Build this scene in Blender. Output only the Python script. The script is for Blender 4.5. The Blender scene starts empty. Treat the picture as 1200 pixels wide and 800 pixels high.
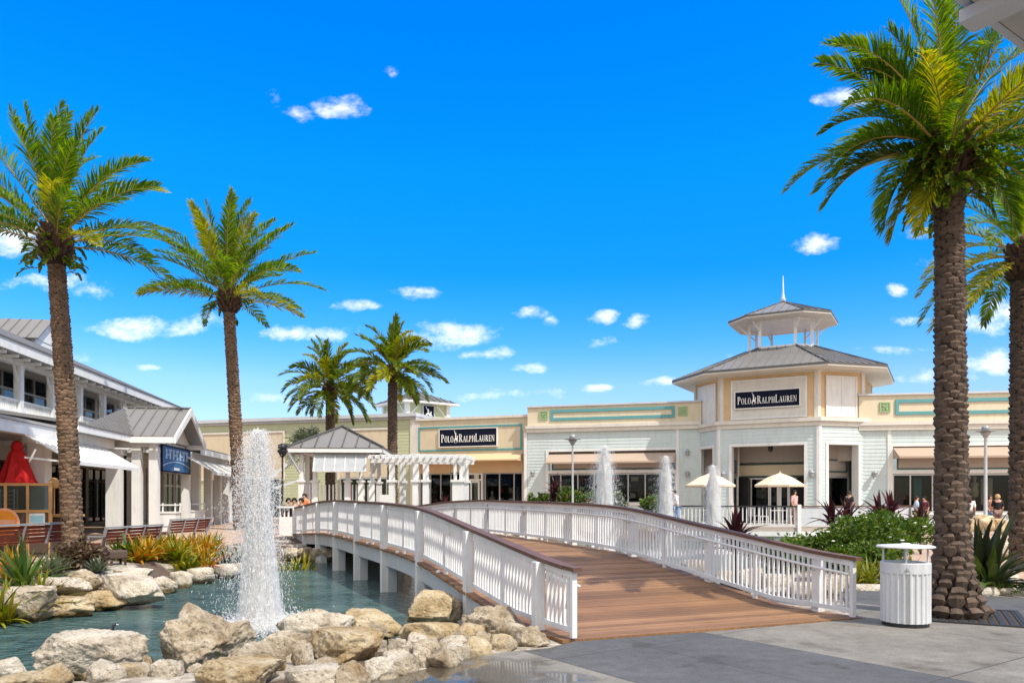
import bpy, bmesh, math, random
from mathutils import Vector, Matrix, noise
C = bpy.context.scene.collection
PI = math.pi
R = math.radians
EYE, FOC, HOR = 1.6, 900.0, 583.0      # eye height (m), focal length and horizon of the 1200x800 photograph


def at(px, y, z=None, py=None):
    """world point on the ray of photograph column px at depth y"""
    zz = z if z is not None else EYE + (HOR - py) * y / FOC
    return Vector(((px - 600) / FOC * y, y, zz))


def ground_at(px, py, z=0.0):
    y = (EYE - z) * FOC / (py - HOR)
    return Vector(((px - 600) / FOC * y, y, z))


def lin(r, g, b):
    f = lambda v: (v / 255 / 12.92) if v / 255 <= .04045 else ((v / 255 + .055) / 1.055) ** 2.4
    return (f(r), f(g), f(b), 1)


# ------------------------------------------------------------------ mesh builder
class MB:
    def __init__(s):
        s.v, s.f, s.m = [], [], []

    def add(s, vs, fs, mi=0):
        k = len(s.v)
        s.v += [tuple(p) for p in vs]
        s.f += [tuple(i + k for i in f) for f in fs]
        s.m += [mi] * len(fs)
        return s

    def box(s, x0, x1, y0, y1, z0, z1, mi=0):
        return s.add([(x0, y0, z0), (x1, y0, z0), (x1, y1, z0), (x0, y1, z0), (x0, y0, z1), (x1, y0, z1), (x1, y1, z1), (x0, y1, z1)],
                     [(0, 3, 2, 1), (4, 5, 6, 7), (0, 1, 5, 4), (1, 2, 6, 5), (2, 3, 7, 6), (3, 0, 4, 7)], mi)

    def bar(s, a, b, w, h, mi=0, up=(0, 0, 1)):
        a, b = Vector(a), Vector(b)
        d = (b - a).normalized()
        up = Vector(up)
        side = d.cross(up)
        if side.length < 1e-4:
            side = d.cross(Vector((0, 1, 0)))
        side.normalize()
        u = side.cross(d)
        o = []
        for p in (a, b):
            for i, j in ((-1, -1), (1, -1), (1, 1), (-1, 1)):
                o.append(p + side * i * w / 2 + u * j * h / 2)
        return s.add(o, [(0, 1, 2, 3), (7, 6, 5, 4), (0, 4, 5, 1), (1, 5, 6, 2), (2, 6, 7, 3), (3, 7, 4, 0)], mi)

    def tube(s, pts, rad, n=8, mi=0, cap=True):
        pts = [Vector(p) for p in pts]
        if not hasattr(rad, '__len__'):
            rad = [rad] * len(pts)
        vs, fs = [], []
        prev = None
        for i, p in enumerate(pts):
            d = (pts[min(i + 1, len(pts) - 1)] - pts[max(i - 1, 0)]).normalized()
            if prev is None:
                prev = Vector((1, 0, 0)) if abs(d.x) < .9 else Vector((0, 1, 0))
            u = (prev - d * prev.dot(d)).normalized()
            prev = u
            w = d.cross(u)
            for k in range(n):
                a = 2 * PI * k / n
                vs.append(p + (u * math.cos(a) + w * math.sin(a)) * rad[i])
        for i in range(len(pts) - 1):
            for k in range(n):
                k2 = (k + 1) % n
                fs.append((i * n + k, i * n + k2, (i + 1) * n + k2, (i + 1) * n + k))
        if cap:
            fs.append(tuple(range(n - 1, -1, -1)))
            fs.append(tuple(range((len(pts) - 1) * n, len(pts) * n)))
        return s.add(vs, fs, mi)

    def lathe(s, prof, n=24, c=(0, 0, 0), mi=0, ph=0):
        vs, fs = [], []
        for r, z in prof:
            for k in range(n):
                a = 2 * PI * k / n + ph
                vs.append((c[0] + r * math.cos(a), c[1] + r * math.sin(a), c[2] + z))
        for i in range(len(prof) - 1):
            for k in range(n):
                k2 = (k + 1) % n
                fs.append((i * n + k, i * n + k2, (i + 1) * n + k2, (i + 1) * n + k))
        fs.append(tuple(range(n - 1, -1, -1)))
        fs.append(tuple(range((len(prof) - 1) * n, len(prof) * n)))
        return s.add(vs, fs, mi)

    def prism(s, poly, z0, z1, mi=0):
        n = len(poly)
        vs = [(p[0], p[1], z0) for p in poly] + [(p[0], p[1], z1) for p in poly]
        fs = [tuple(range(n - 1, -1, -1)), tuple(range(n, 2 * n))]
        fs += [(i, (i + 1) % n, n + (i + 1) % n, n + i) for i in range(n)]
        return s.add(vs, fs, mi)

    def plate(s, poly, off, mi=0):
        """closed plate: 3D polygon extruded by vector off"""
        n = len(poly)
        off = Vector(off)
        vs = [Vector(p) for p in poly] + [Vector(p) + off for p in poly]
        fs = [tuple(range(n)), tuple(range(2 * n - 1, n - 1, -1))]
        fs += [((i + 1) % n, i, n + i, n + (i + 1) % n) for i in range(n)]
        return s.add(vs, fs, mi)

    def face_xz(s, poly, y0, y1, mi=0):
        """a shape in the x-z plane given depth from y0 (front) to y1"""
        return s.plate([(p[0], y0, p[1]) for p in poly], (0, y1 - y0, 0), mi)

    def frame_xz(s, x0, x1, z0, z1, t, y0, y1, mi=0):
        s.box(x0, x1, y0, y1, z1 - t, z1, mi)
        s.box(x0, x1, y0, y1, z0, z0 + t, mi)
        s.box(x0, x0 + t, y0, y1, z0 + t, z1 - t, mi)
        s.box(x1 - t, x1, y0, y1, z0 + t, z1 - t, mi)
        return s

    def siding(s, x0, x1, z0, z1, y, p=.19, mi=0):
        """overlapping clapboards facing -y"""
        n = max(1, round((z1 - z0) / p))
        h = (z1 - z0) / n
        for i in range(n):
            a, b = z0 + i * h, z0 + (i + 1) * h
            s.add([(x0, y - .017, a), (x1, y - .017, a), (x1, y - .002, b), (x0, y - .002, b), (x0, y, a), (x1, y, a)],
                  [(0, 1, 2, 3), (4, 5, 1, 0), (0, 3, 4), (1, 5, 2)], mi)
        return s

    def roof(s, poly, gap=.42, rib=.05, th=.07, mi=0, mr=0):
        """standing seam roof plane; first edge of poly is the eave (left to right seen from outside)"""
        P = [Vector(p) for p in poly]
        u = (P[1] - P[0]).normalized()
        n = u.cross(P[2] - P[0])
        n.normalize()
        if n.z < 0:
            n = -n
        v = n.cross(u)
        if (P[2] - P[0]).dot(v) < 0:
            v = -v
        s.plate(P, -n * th, mi)
        q = [((p - P[0]).dot(u), (p - P[0]).dot(v)) for p in P]
        lo, hi = min(a for a, b in q), max(a for a, b in q)
        k = max(1, int((hi - lo) / gap))
        for i in range(1, k):
            x = lo + (hi - lo) * i / k
            vs = []
            for j in range(len(q)):
                (a, b), (c, d) = q[j], q[(j + 1) % len(q)]
                if (a - x) * (c - x) < 0:
                    vs.append(b + (d - b) * (x - a) / (c - a))
            if len(vs) >= 2 and max(vs) - min(vs) > .05:
                A = P[0] + u * x + v * min(vs) + n * rib / 2
                B = P[0] + u * x + v * max(vs) + n * rib / 2
                s.bar(A, B, .03, rib, mr, n)
        return s

    def build(s, name, mats, parent=None, smooth=False, loc=None, bevel=0):
        me = bpy.data.meshes.new(name)
        me.from_pydata(s.v, [], s.f)
        if not isinstance(mats, (list, tuple)):
            mats = [mats]
        for m in mats:
            me.materials.append(m)
        if len(mats) > 1:
            me.polygons.foreach_set('material_index', s.m)
        if smooth:
            me.polygons.foreach_set('use_smooth', [True] * len(me.polygons))
        me.update()
        o = bpy.data.objects.new(name, me)
        C.objects.link(o)
        if parent is not None:
            o.parent = parent
        if loc is not None:
            o.location = loc
        if bevel:
            b = o.modifiers.new('bevel', 'BEVEL')
            b.width, b.segments, b.limit_method = bevel, 2, 'ANGLE'
        return o


def thing(name, label, cat, loc=(0, 0, 0), rz=0, group=None):
    o = bpy.data.objects.new(name, None)
    C.objects.link(o)
    o.empty_display_size = .2
    o.location = loc
    o.rotation_euler = (0, 0, rz)
    return tag(o, label, cat, group)


def tag(o, label, cat, group=None):
    o['label'] = label
    o['category'] = cat
    if group:
        o['group'] = group
    return o


def struct(o, kind='structure'):
    o['kind'] = kind
    return o


def copy_thing(root, loc, rz, label, scale=None):
    """copy of a thing with its parts and sub-parts"""
    def cp(o, par):
        c = o.copy()
        C.objects.link(c)
        if par is not None:
            c.parent = par
        for ch in list(o.children):
            cp(ch, c)
        return c
    r = cp(root, None)
    r.location = loc
    r.rotation_euler = (0, 0, rz)
    if scale:
        r.scale = scale
    r['label'] = label
    return r


# ------------------------------------------------------------------ materials
def nodes(name):
    m = bpy.data.materials.new(name)
    m.use_nodes = True
    nt = m.node_tree
    return m, nt, nt.nodes['Principled BSDF']


def N(nt, t, **kw):
    n = nt.nodes.new(t)
    for k, v in kw.items():
        if k in n.inputs:
            n.inputs[k].default_value = v
        else:
            setattr(n, k, v)
    return n


def ramp(nt, stops, src):
    r = nt.nodes.new('ShaderNodeValToRGB')
    e = r.color_ramp.elements
    while len(e) > 1:
        e.remove(e[-1])
    e[0].position, e[0].color = stops[0]
    for p, c in stops[1:]:
        x = e.new(p)
        x.color = c
    nt.links.new(src, r.inputs[0])
    return r


def mixc(nt, fac, a, b, mode='MIX'):
    n = nt.nodes.new('ShaderNodeMix')
    n.data_type = 'RGBA'
    n.blend_type = mode
    for i, v in ((0, fac), (6, a), (7, b)):
        if hasattr(v, 'links') or hasattr(v, 'is_linked'):
            nt.links.new(v, n.inputs[i])
        else:
            n.inputs[i].default_value = v
    return n.outputs[2]


def coord(nt, kind='Object'):
    return nt.nodes.new('ShaderNodeTexCoord').outputs[kind]


def mul(c, k):
    return (c[0] * k, c[1] * k, c[2] * k, 1)


def paint(name, col, rough=.55, var=.12, scale=1.6, bump=.0, dirt=.0, metal=0, spec=.4):
    """painted or plain solid with slight uneven weathering"""
    m, nt, b = nodes(name)
    co = coord(nt)
    n1 = N(nt, 'ShaderNodeTexNoise', Scale=scale, Detail=6.0, Roughness=.65)
    nt.links.new(co, n1.inputs['Vector'])
    r = ramp(nt, [(.3, mul(col, 1 - var)), (.7, mul(col, 1 + var * .6))], n1.outputs['Fac'])
    out = r.outputs[0]
    if dirt:
        mp = N(nt, 'ShaderNodeMapping')
        mp.inputs['Scale'].default_value = (3, 3, .5)
        nt.links.new(co, mp.inputs['Vector'])
        n2 = N(nt, 'ShaderNodeTexNoise', Scale=1.5, Detail=8.0, Roughness=.7)
        nt.links.new(mp.outputs[0], n2.inputs['Vector'])
        r2 = ramp(nt, [(.5, (0, 0, 0, 1)), (.75, (dirt, dirt, dirt, 1))], n2.outputs['Fac'])
        out = mixc(nt, r2.outputs[0], out, (.16, .14, .11, 1))
    nt.links.new(out, b.inputs['Base Color'])
    b.inputs['Roughness'].default_value = rough
    b.inputs['Metallic'].default_value = metal
    b.inputs['Specular IOR Level'].default_value = spec
    if bump:
        n3 = N(nt, 'ShaderNodeTexNoise', Scale=scale * 14, Detail=4.0)
        nt.links.new(co, n3.inputs['Vector'])
        bm = N(nt, 'ShaderNodeBump', Strength=bump, Distance=.02)
        nt.links.new(n3.outputs['Fac'], bm.inputs['Height'])
        nt.links.new(bm.outputs[0], b.inputs['Normal'])
    return m


def leafmat(name, stops, trans=.35, rough=.45):
    """foliage: every leaf its own tone, light passing through"""
    m, nt, b = nodes(name)
    g = nt.nodes.new('ShaderNodeNewGeometry')
    r = ramp(nt, stops, g.outputs['Random Per Island'])
    co = coord(nt)
    n1 = N(nt, 'ShaderNodeTexNoise', Scale=2.2, Detail=3.0)
    nt.links.new(co, n1.inputs['Vector'])
    r1 = ramp(nt, [(.3, (.62, .66, .6, 1)), (.7, (1.25, 1.2, 1.1, 1))], n1.outputs['Fac'])
    col = mixc(nt, 1.0, r.outputs[0], r1.outputs[0], 'MULTIPLY')
    nt.links.new(col, b.inputs['Base Color'])
    b.inputs['Roughness'].default_value = rough
    b.inputs['Specular IOR Level'].default_value = .35
    t = nt.nodes.new('ShaderNodeBsdfTranslucent')
    hs = N(nt, 'ShaderNodeHueSaturation', Hue=.485, Saturation=1.15, Value=1.5)
    nt.links.new(col, hs.inputs['Color'])
    nt.links.new(hs.outputs[0], t.inputs['Color'])
    mx = nt.nodes.new('ShaderNodeMixShader')
    mx.inputs[0].default_value = trans
    nt.links.new(b.outputs[0], mx.inputs[1])
    nt.links.new(t.outputs[0], mx.inputs[2])
    nt.links.new(mx.outputs[0], nt.nodes['Material Output'].inputs['Surface'])
    return m


def glassmat(name, tint=(.5, .58, .58, 1), refl=.12):
    m, nt, b = nodes(name)
    nt.nodes.remove(b)
    t = N(nt, 'ShaderNodeBsdfTransparent', Color=tint)
    g = N(nt, 'ShaderNodeBsdfGlossy', Roughness=.015, Color=(.9, .95, 1, 1))
    fr = N(nt, 'ShaderNodeFresnel', IOR=1.38)
    ad = N(nt, 'ShaderNodeMath', operation='ADD', use_clamp=True)
    ad.inputs[1].default_value = refl
    nt.links.new(fr.outputs[0], ad.inputs[0])
    mx = nt.nodes.new('ShaderNodeMixShader')
    nt.links.new(ad.outputs[0], mx.inputs[0])
    nt.links.new(t.outputs[0], mx.inputs[1])
    nt.links.new(g.outputs[0], mx.inputs[2])
    nt.links.new(mx.outputs[0], nt.nodes['Material Output'].inputs['Surface'])
    return m


def rockmat(name, lo, mid, hi, stain=(.30, .19, .07, 1)):
    m, nt, b = nodes(name)
    oi = nt.nodes.new('ShaderNodeObjectInfo')
    co = coord(nt)
    va = N(nt, 'ShaderNodeVectorMath', operation='ADD')
    sc = N(nt, 'ShaderNodeVectorMath', operation='SCALE')
    sc.inputs['Scale'].default_value = 7.3
    nt.links.new(oi.outputs['Location'], sc.inputs[0])
    nt.links.new(co, va.inputs[0])
    nt.links.new(sc.outputs[0], va.inputs[1])
    V = va.outputs[0]
    n1 = N(nt, 'ShaderNodeTexNoise', Scale=3.2, Detail=10.0, Roughness=.68)
    nt.links.new(V, n1.inputs['Vector'])
    r1 = ramp(nt, [(.28, lo), (.48, mid), (.68, hi)], n1.outputs['Fac'])
    n2 = N(nt, 'ShaderNodeTexNoise', Scale=1.7, Detail=5.0, Roughness=.6)
    nt.links.new(V, n2.inputs['Vector'])
    r2 = ramp(nt, [(.52, (0, 0, 0, 1)), (.72, (.75, .75, .75, 1))], n2.outputs['Fac'])
    c1 = mixc(nt, r2.outputs[0], r1.outputs[0], stain)
    vo = N(nt, 'ShaderNodeTexVoronoi', Scale=11.0)
    nt.links.new(V, vo.inputs['Vector'])
    n4 = N(nt, 'ShaderNodeTexNoise', Scale=22.0, Detail=8.0, Roughness=.75)
    nt.links.new(V, n4.inputs['Vector'])
    r4 = ramp(nt, [(.36, (.14, .105, .075, 1)), (.46, (1, 1, 1, 1))], n4.outputs['Fac'])
    c2 = mixc(nt, .75, c1, r4.outputs[0], 'MULTIPLY')
    # wet, algae dark tide band where the stone meets the pond
    ge = nt.nodes.new('ShaderNodeNewGeometry')
    sz_ = nt.nodes.new('ShaderNodeSeparateXYZ')
    nt.links.new(ge.outputs['Position'], sz_.inputs[0])
    wz = N(nt, 'ShaderNodeMath', operation='MULTIPLY_ADD')
    nt.links.new(n1.outputs['Fac'], wz.inputs[0])
    wz.inputs[1].default_value = .16
    nt.links.new(sz_.outputs['Z'], wz.inputs[2])
    wb_ = N(nt, 'ShaderNodeMapRange', interpolation_type='SMOOTHSTEP')
    wb_.inputs[1].default_value, wb_.inputs[2].default_value = -.23, -.13
    nt.links.new(wz.outputs[0], wb_.inputs[0])
    c2 = mixc(nt, wb_.outputs[0], mixc(nt, 1.0, c2, (.30, .27, .17, 1), 'MULTIPLY'), c2)
    rg_ = N(nt, 'ShaderNodeMapRange')
    rg_.inputs[3].default_value, rg_.inputs[4].default_value = .25, .9
    nt.links.new(wb_.outputs[0], rg_.inputs[0])
    nt.links.new(rg_.outputs[0], b.inputs['Roughness'])
    nt.links.new(c2, b.inputs['Base Color'])
    b.inputs['Specular IOR Level'].default_value = .25
    ad = N(nt, 'ShaderNodeMath', operation='ADD')
    nt.links.new(n4.outputs['Fac'], ad.inputs[0])
    nt.links.new(n1.outputs['Fac'], ad.inputs[1])
    bm = N(nt, 'ShaderNodeBump', Strength=1.0, Distance=.075)
    vr = ramp(nt, [(.0, (0, 0, 0, 1)), (.35, (1, 1, 1, 1))], vo.outputs['Distance'])
    ad2 = N(nt, 'ShaderNodeMath', operation='MULTIPLY_ADD')
    nt.links.new(vr.outputs[0], ad2.inputs[0])
    ad2.inputs[1].default_value = .35
    nt.links.new(ad.outputs[0], ad2.inputs[2])
    nt.links.new(ad2.outputs[0], bm.inputs['Height'])
    nt.links.new(bm.outputs[0], b.inputs['Normal'])
    return m


M = {}
G_ = lambda r, g, b: (r, g, b, 1)
M['white'] = paint('white_paint', (.72, .72, .70, 1), .5, .08, 1.2, 0, .22)
M['white2'] = paint('white_rail_paint', (.70, .71, .715, 1), .5, .09, 3.0, 0, .28)
M['offwhite'] = paint('warm_white_paint', (.64, .61, .55, 1), .55, .08, 1.2, 0, .25)
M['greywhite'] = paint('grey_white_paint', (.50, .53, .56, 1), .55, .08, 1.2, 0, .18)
M['blue_siding'] = paint('pale_blue_siding', (.53, .61, .61, 1), .6, .07, .8, 0, .24)
M['green_siding'] = paint('pale_green_siding', (.46, .49, .31, 1), .6, .06, .8, 0, .08)
M['tan'] = paint('tan_stucco', (.61, .52, .37, 1), .75, .07, .9, .15, .24)
M['parapet'] = paint('pale_yellow_parapet', (.64, .56, .41, 1), .75, .07, .9, .15, .26)
M['peach'] = paint('peach_shingle', (.64, .45, .25, 1), .75, .08, 2.5, .1, .05)
M['cream'] = paint('cream_panel', (.66, .55, .38, 1), .7, .05, .9, .1, .06)
M['teal'] = paint('teal_trim', (.10, .30, .32, 1), .5, .08)
M['medal'] = paint('green_medallion', (.30, .42, .22, 1), .55, .1)
M['taupe'] = paint('taupe_canvas', (.40, .31, .24, 1), .85, .06, 1, .1)
M['taupe2'] = paint('pale_taupe_panel', (.42, .36, .31, 1), .8, .05)
M['tancanvas'] = paint('tan_canvas', (.60, .43, .25, 1), .85, .06, 1, .1)
M['roofmetal'] = paint('grey_metal_roof', (.23, .225, .22, 1), .42, .1, .8, 0, .15, .35)
M['roofdark'] = paint('dark_roof_seam', (.09, .09, .09, 1), .5, .1)
M['shingle'] = paint('grey_roof_shingle', (.12, .12, .125, 1), .85, .2, 5, .2)
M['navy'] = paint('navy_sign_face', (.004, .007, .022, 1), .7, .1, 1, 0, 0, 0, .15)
M['letter'] = paint('white_sign_letters', (.85, .86, .84, 1), .4, .03)
M['darkgreen'] = paint('dark_green_trim', (.05, .10, .09, 1), .5, .1)
M['alu'] = paint('window_aluminium', (.45, .45, .43, 1), .4, .05, 1, 0, 0, .5)
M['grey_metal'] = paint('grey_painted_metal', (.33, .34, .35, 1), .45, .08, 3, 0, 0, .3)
M['pole'] = paint('silver_lamp_pole', (.50, .51, .51, 1), .4, .06, 3, 0, 0, .4)
M['black'] = paint('black_metal', (.018, .018, .02, 1), .45, .1)
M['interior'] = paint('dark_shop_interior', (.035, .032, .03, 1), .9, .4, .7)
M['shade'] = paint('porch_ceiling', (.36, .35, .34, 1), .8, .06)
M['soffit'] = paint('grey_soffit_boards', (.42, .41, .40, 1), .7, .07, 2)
M['rail_brown'] = paint('brown_rail_cap', (.125, .066, .045, 1), .55, .2, 4)
M['bench_wood'] = paint('red_brown_slats', (.14, .036, .022, 1), .9, .25, 5, 0, 0, 0, .1)
M['wood'] = paint('honey_wood', (.50, .27, .10, 1), .6, .15, 5)
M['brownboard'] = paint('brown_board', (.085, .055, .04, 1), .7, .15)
M['red'] = paint('red_canvas', (.55, .012, .014, 1), .8, .12, 3, .1)
M['beige'] = paint('beige_canvas', (.72, .56, .42, 1), .85, .06, 2, .05)
M['stool'] = paint('dark_brown_resin', (.06, .03, .022, 1), .6, .2)
M['orange'] = paint('orange_disc', (.85, .30, .02, 1), .5, .15, 4)
M['pink'] = paint('pale_orange_rim', (.85, .42, .25, 1), .5, .1)
M['paper'] = paint('poster_paper', (.72, .70, .64, 1), .6, .05)
M['sky_blue'] = paint('poster_blue', (.30, .55, .66, 1), .6, .1)
M['signblue'] = paint('blue_banner', (.03, .14, .33, 1), .6, .3, 3)
M['paleblue'] = paint('pale_blue_strokes', (.35, .50, .65, 1), .5, .15, 6)
M['skin'] = paint('skin', (.45, .26, .18, 1), .55, .05)
M['dark_hair'] = paint('dark_hair', (.02, .014, .01, 1), .5, .2, 20)
M['can'] = paint('white_ribbed_metal', (.55, .565, .58, 1), .5, .10, 3, .05, .38)
M['iron'] = paint('cast_iron_grate', (.03, .03, .032, 1), .6, .2, 6, .1)
M['soil'] = paint('mulch', (.07, .048, .035, 1), .95, .4, 9, .6)
M['kerbstone'] = paint('kerb', (.42, .38, .32, 1), .85, .15, 3, .3, .2)
M['glass'] = glassmat('shop_glass', (.42, .48, .47, 1), 0)
M['glass2'] = glassmat('upper_window_glass', (.35, .42, .44, 1), .05)
M['trunk'] = paint('palm_leaf_bases', (.115, .08, .058, 1), .9, .6, 6, .8)
M['boot'] = paint('palm_boot_fibre', (.085, .048, .028, 1), .95, .4, 8, .6)
M['trunkdark'] = paint('palm_trunk_core', (.035, .022, .016, 1), .95, .3, 6, .5)
M['trunk2'] = paint('palm_leaf_bases_pale', (.165, .105, .065, 1), .9, .5, 5, .6)
M['deadfrond'] = leafmat('dead_palm_leaflets', [(0, G_(.10, .06, .03)), (1, G_(.26, .17, .08))], .2)
M['petiole'] = paint('palm_petiole', (.36, .23, .07, 1), .6, .25, 3)
M['palm'] = leafmat('palm_leaflets', [(0, G_(.048, .12, .009)), (.6, G_(.10, .20, .014)), (1, G_(.18, .275, .022))], .5)
M['palmlight'] = leafmat('palm_leaflets_light', [(0, G_(.15, .21, .012)), (.6, G_(.30, .33, .02)), (1, G_(.46, .43, .04))], .45)
M['palmfar'] = leafmat('palm_leaflets_far', [(0, G_(.045, .105, .008)), (.6, G_(.11, .18, .014)), (1, G_(.24, .27, .02))], .45)
M['fern'] = leafmat('fern_leaves', [(0, G_(.04, .10, .008)), (.7, G_(.11, .21, .015)), (1, G_(.30, .32, .03))], .4)
M['bush'] = leafmat('green_shrub_leaves', [(0, G_(.025, .065, .008)), (.6, G_(.075, .15, .018)), (1, G_(.18, .24, .04))], .35, .6)
M['croton'] = leafmat('yellow_orange_leaves', [(0, G_(.10, .14, .01)), (.3, G_(.36, .30, .02)), (.65, G_(.52, .25, .02)), (1, G_(.50, .12, .015))], .3)
M['yellowleaf'] = leafmat('yellow_green_leaves', [(0, G_(.07, .11, .01)), (.5, G_(.22, .23, .02)), (1, G_(.50, .42, .04))], .3)
M['greenspike'] = leafmat('green_spiky_leaves', [(0, G_(.03, .07, .015)), (.6, G_(.08, .15, .03)), (1, G_(.20, .24, .05))], .25)
M['cordyline'] = leafmat('dark_red_leaves', [(0, G_(.018, .007, .009)), (.6, G_(.06, .012, .016)), (1, G_(.15, .03, .03))], .2)
M['crinum'] = leafmat('dark_strap_leaves', [(0, G_(.02, .022, .014)), (.6, G_(.035, .055, .02)), (1, G_(.09, .13, .03))], .2)
M['drybush'] = leafmat('dry_brown_twigs', [(0, G_(.06, .035, .022)), (.7, G_(.14, .085, .05)), (1, G_(.20, .16, .10))], .15)
M['greyleaf'] = leafmat('grey_green_leaves', [(0, G_(.05, .07, .04)), (.6, G_(.13, .16, .10)), (1, G_(.32, .33, .26))], .2)
M['flower_white'] = paint('white_petals', (.8, .8, .78, 1), .6, .05)
M['flower_red'] = paint('red_petals', (.6, .05, .05, 1), .6, .2)
M['flower_pink'] = paint('pink_petals', (.75, .35, .40, 1), .6, .2)
M['rock'] = rockmat('limestone', G_(.17, .12, .075), G_(.58, .48, .345), G_(.86, .78, .64), G_(.40, .26, .12))
M['rockgold'] = rockmat('golden_limestone', G_(.24, .15, .07), G_(.60, .46, .27), G_(.84, .73, .53), G_(.46, .27, .09))
M['rockpale'] = rockmat('pale_limestone', G_(.30, .24, .17), G_(.74, .65, .52), G_(.90, .84, .72), G_(.52, .38, .22))


def spraymat(name, see):
    m, nt, b = nodes(name)
    b.inputs['Base Color'].default_value = (.93, .93, .93, 1)
    b.inputs['Roughness'].default_value = .5
    t = N(nt, 'ShaderNodeBsdfTranslucent', Color=(.95, .95, .95, 1))
    mx = nt.nodes.new('ShaderNodeMixShader')
    mx.inputs[0].default_value = .5
    nt.links.new(b.outputs[0], mx.inputs[1])
    nt.links.new(t.outputs[0], mx.inputs[2])
    tr = nt.nodes.new('ShaderNodeBsdfTransparent')
    m2 = nt.nodes.new('ShaderNodeMixShader')
    m2.inputs[0].default_value = see
    nt.links.new(mx.outputs[0], m2.inputs[1])
    nt.links.new(tr.outputs[0], m2.inputs[2])
    nt.links.new(m2.outputs[0], nt.nodes['Material Output'].inputs['Surface'])
    return m


M['spray'] = spraymat('white_water_spray', .38)
M['foam'] = spraymat('white_water_foam', .12)


def mistmat():
    m, nt, b = nodes('fountain_mist')
    nt.nodes.remove(b)
    v = N(nt, 'ShaderNodeVolumePrincipled', Density=4.5, Anisotropy=.2)
    v.inputs['Color'].default_value = (.98, .98, .98, 1)
    nt.links.new(v.outputs[0], nt.nodes['Material Output'].inputs['Volume'])
    return m


M['mist'] = mistmat()


def wbuild(mb, name, mats, parent, **kw):
    """build from world coordinates under a placed parent"""
    m = Matrix.Identity(4)
    p = parent
    while p is not None:
        m = Matrix.Translation(p.location) @ p.rotation_euler.to_matrix().to_4x4() @ m
        p = p.parent
    inv = m.inverted()
    mb.v = [tuple(inv @ Vector(q)) for q in mb.v]
    return mb.build(name, mats, parent, **kw)


def sstep(a, b, x):
    t = max(0, min(1, (x - a) / (b - a)))
    return t * t * (3 - 2 * t)


# ------------------------------------------------------------------ sky, sun, camera
SUN = Vector((.63, -.60, 1.16)).normalized()
sc = bpy.context.scene
w = bpy.data.worlds.new('World')
sc.world = w
w.use_nodes = True
nt = w.node_tree
bg = nt.nodes['Background']
sky = nt.nodes.new('ShaderNodeTexSky')
sky.sky_type = 'NISHITA'
sky.sun_disc = False
sky.sun_elevation = math.asin(SUN.z)
sky.sun_rotation = math.atan2(SUN.x, SUN.y)
sky.air_density, sky.dust_density, sky.ozone_density = 1.0, .25, 3.0
hs = N(nt, 'ShaderNodeHueSaturation', Hue=.503, Saturation=1.45, Value=3.2)
nt.links.new(sky.outputs[0], hs.inputs['Color'])
co = coord(nt, 'Generated')
sp = nt.nodes.new('ShaderNodeSeparateXYZ')
nt.links.new(co, sp.inputs[0])


def mth(op, a, b=None, c=None, clamp=False):
    n = nt.nodes.new('ShaderNodeMath')
    n.operation = op
    n.use_clamp = clamp
    for i, v in enumerate((a, b, c)):
        if v is None:
            continue
        if isinstance(v, (int, float)):
            n.inputs[i].default_value = v
        else:
            nt.links.new(v, n.inputs[i])
    return n.outputs[0]


yy = mth('MAXIMUM', sp.outputs['Y'], .05)
X0 = mth('DIVIDE', sp.outputs['X'], yy)
Z0 = mth('DIVIDE', sp.outputs['Z'], yy)
cb = nt.nodes.new('ShaderNodeCombineXYZ')
nt.links.new(X0, cb.inputs[0])
nt.links.new(mth('MULTIPLY', Z0, 1.7), cb.inputs[2])
nz = N(nt, 'ShaderNodeTexNoise', Scale=21.0, Detail=8.0, Roughness=.66)
nt.links.new(cb.outputs[0], nz.inputs['Vector'])
nz2 = N(nt, 'ShaderNodeTexNoise', Scale=7.0, Detail=3.0, Roughness=.5)
nt.links.new(cb.outputs[0], nz2.inputs['Vector'])
X = mth('ADD', X0, mth('MULTIPLY', mth('SUBTRACT', nz2.outputs['Fac'], .5), .10))
Z = mth('ADD', Z0, mth('MULTIPLY', mth('SUBTRACT', nz2.outputs['Fac'], .5), .035))
CL = [(403, 120, 36, 15, 1.15), (352, 131, 22, 10, .85), (319, 115, 10, 13, .45), (462, 82, 6, 7, .5), (20, 272, 75, 24, 1.2), (62, 332, 72, 13, .8),
      (180, 377, 80, 14, 1), (365, 387, 52, 10, .75), (416, 356, 27, 8, .9), (522, 390, 58, 15, 1.1), (580, 411, 32, 8, .9), (620, 430, 22, 8, 1),
      (650, 374, 12, 7, .8), (715, 369, 18, 8, .9), (757, 371, 16, 8, .9), (490, 341, 28, 7, .35), (696, 455, 16, 6, .9), (763, 449, 22, 6, .7),
      (560, 465, 26, 5, .4), (172, 429, 18, 5, .8), (957, 283, 30, 11, .85), (1054, 338, 19, 8, .9), (1040, 409, 42, 6, .7), (1077, 370, 26, 6, .6),
      (1172, 366, 36, 22, 1.2), (1168, 420, 52, 17, 1.2), (1120, 370, 30, 8, .5), (930, 440, 50, 6, .3), (330, 470, 60, 6, .35), (620, 462, 60, 6, .35), (1100, 440, 45, 7, .4), (1000, 110, 34, 13, .9), (1074, 276, 26, 7, .5), (862, 421, 18, 6, .35), (630, 365, 22, 5, .2),
      (1120, 300, 30, 9, .3), (90, 418, 30, 7, .3), (700, 395, 24, 5, .2), (1150, 335, 40, 7, .35)]
best = None
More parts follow.
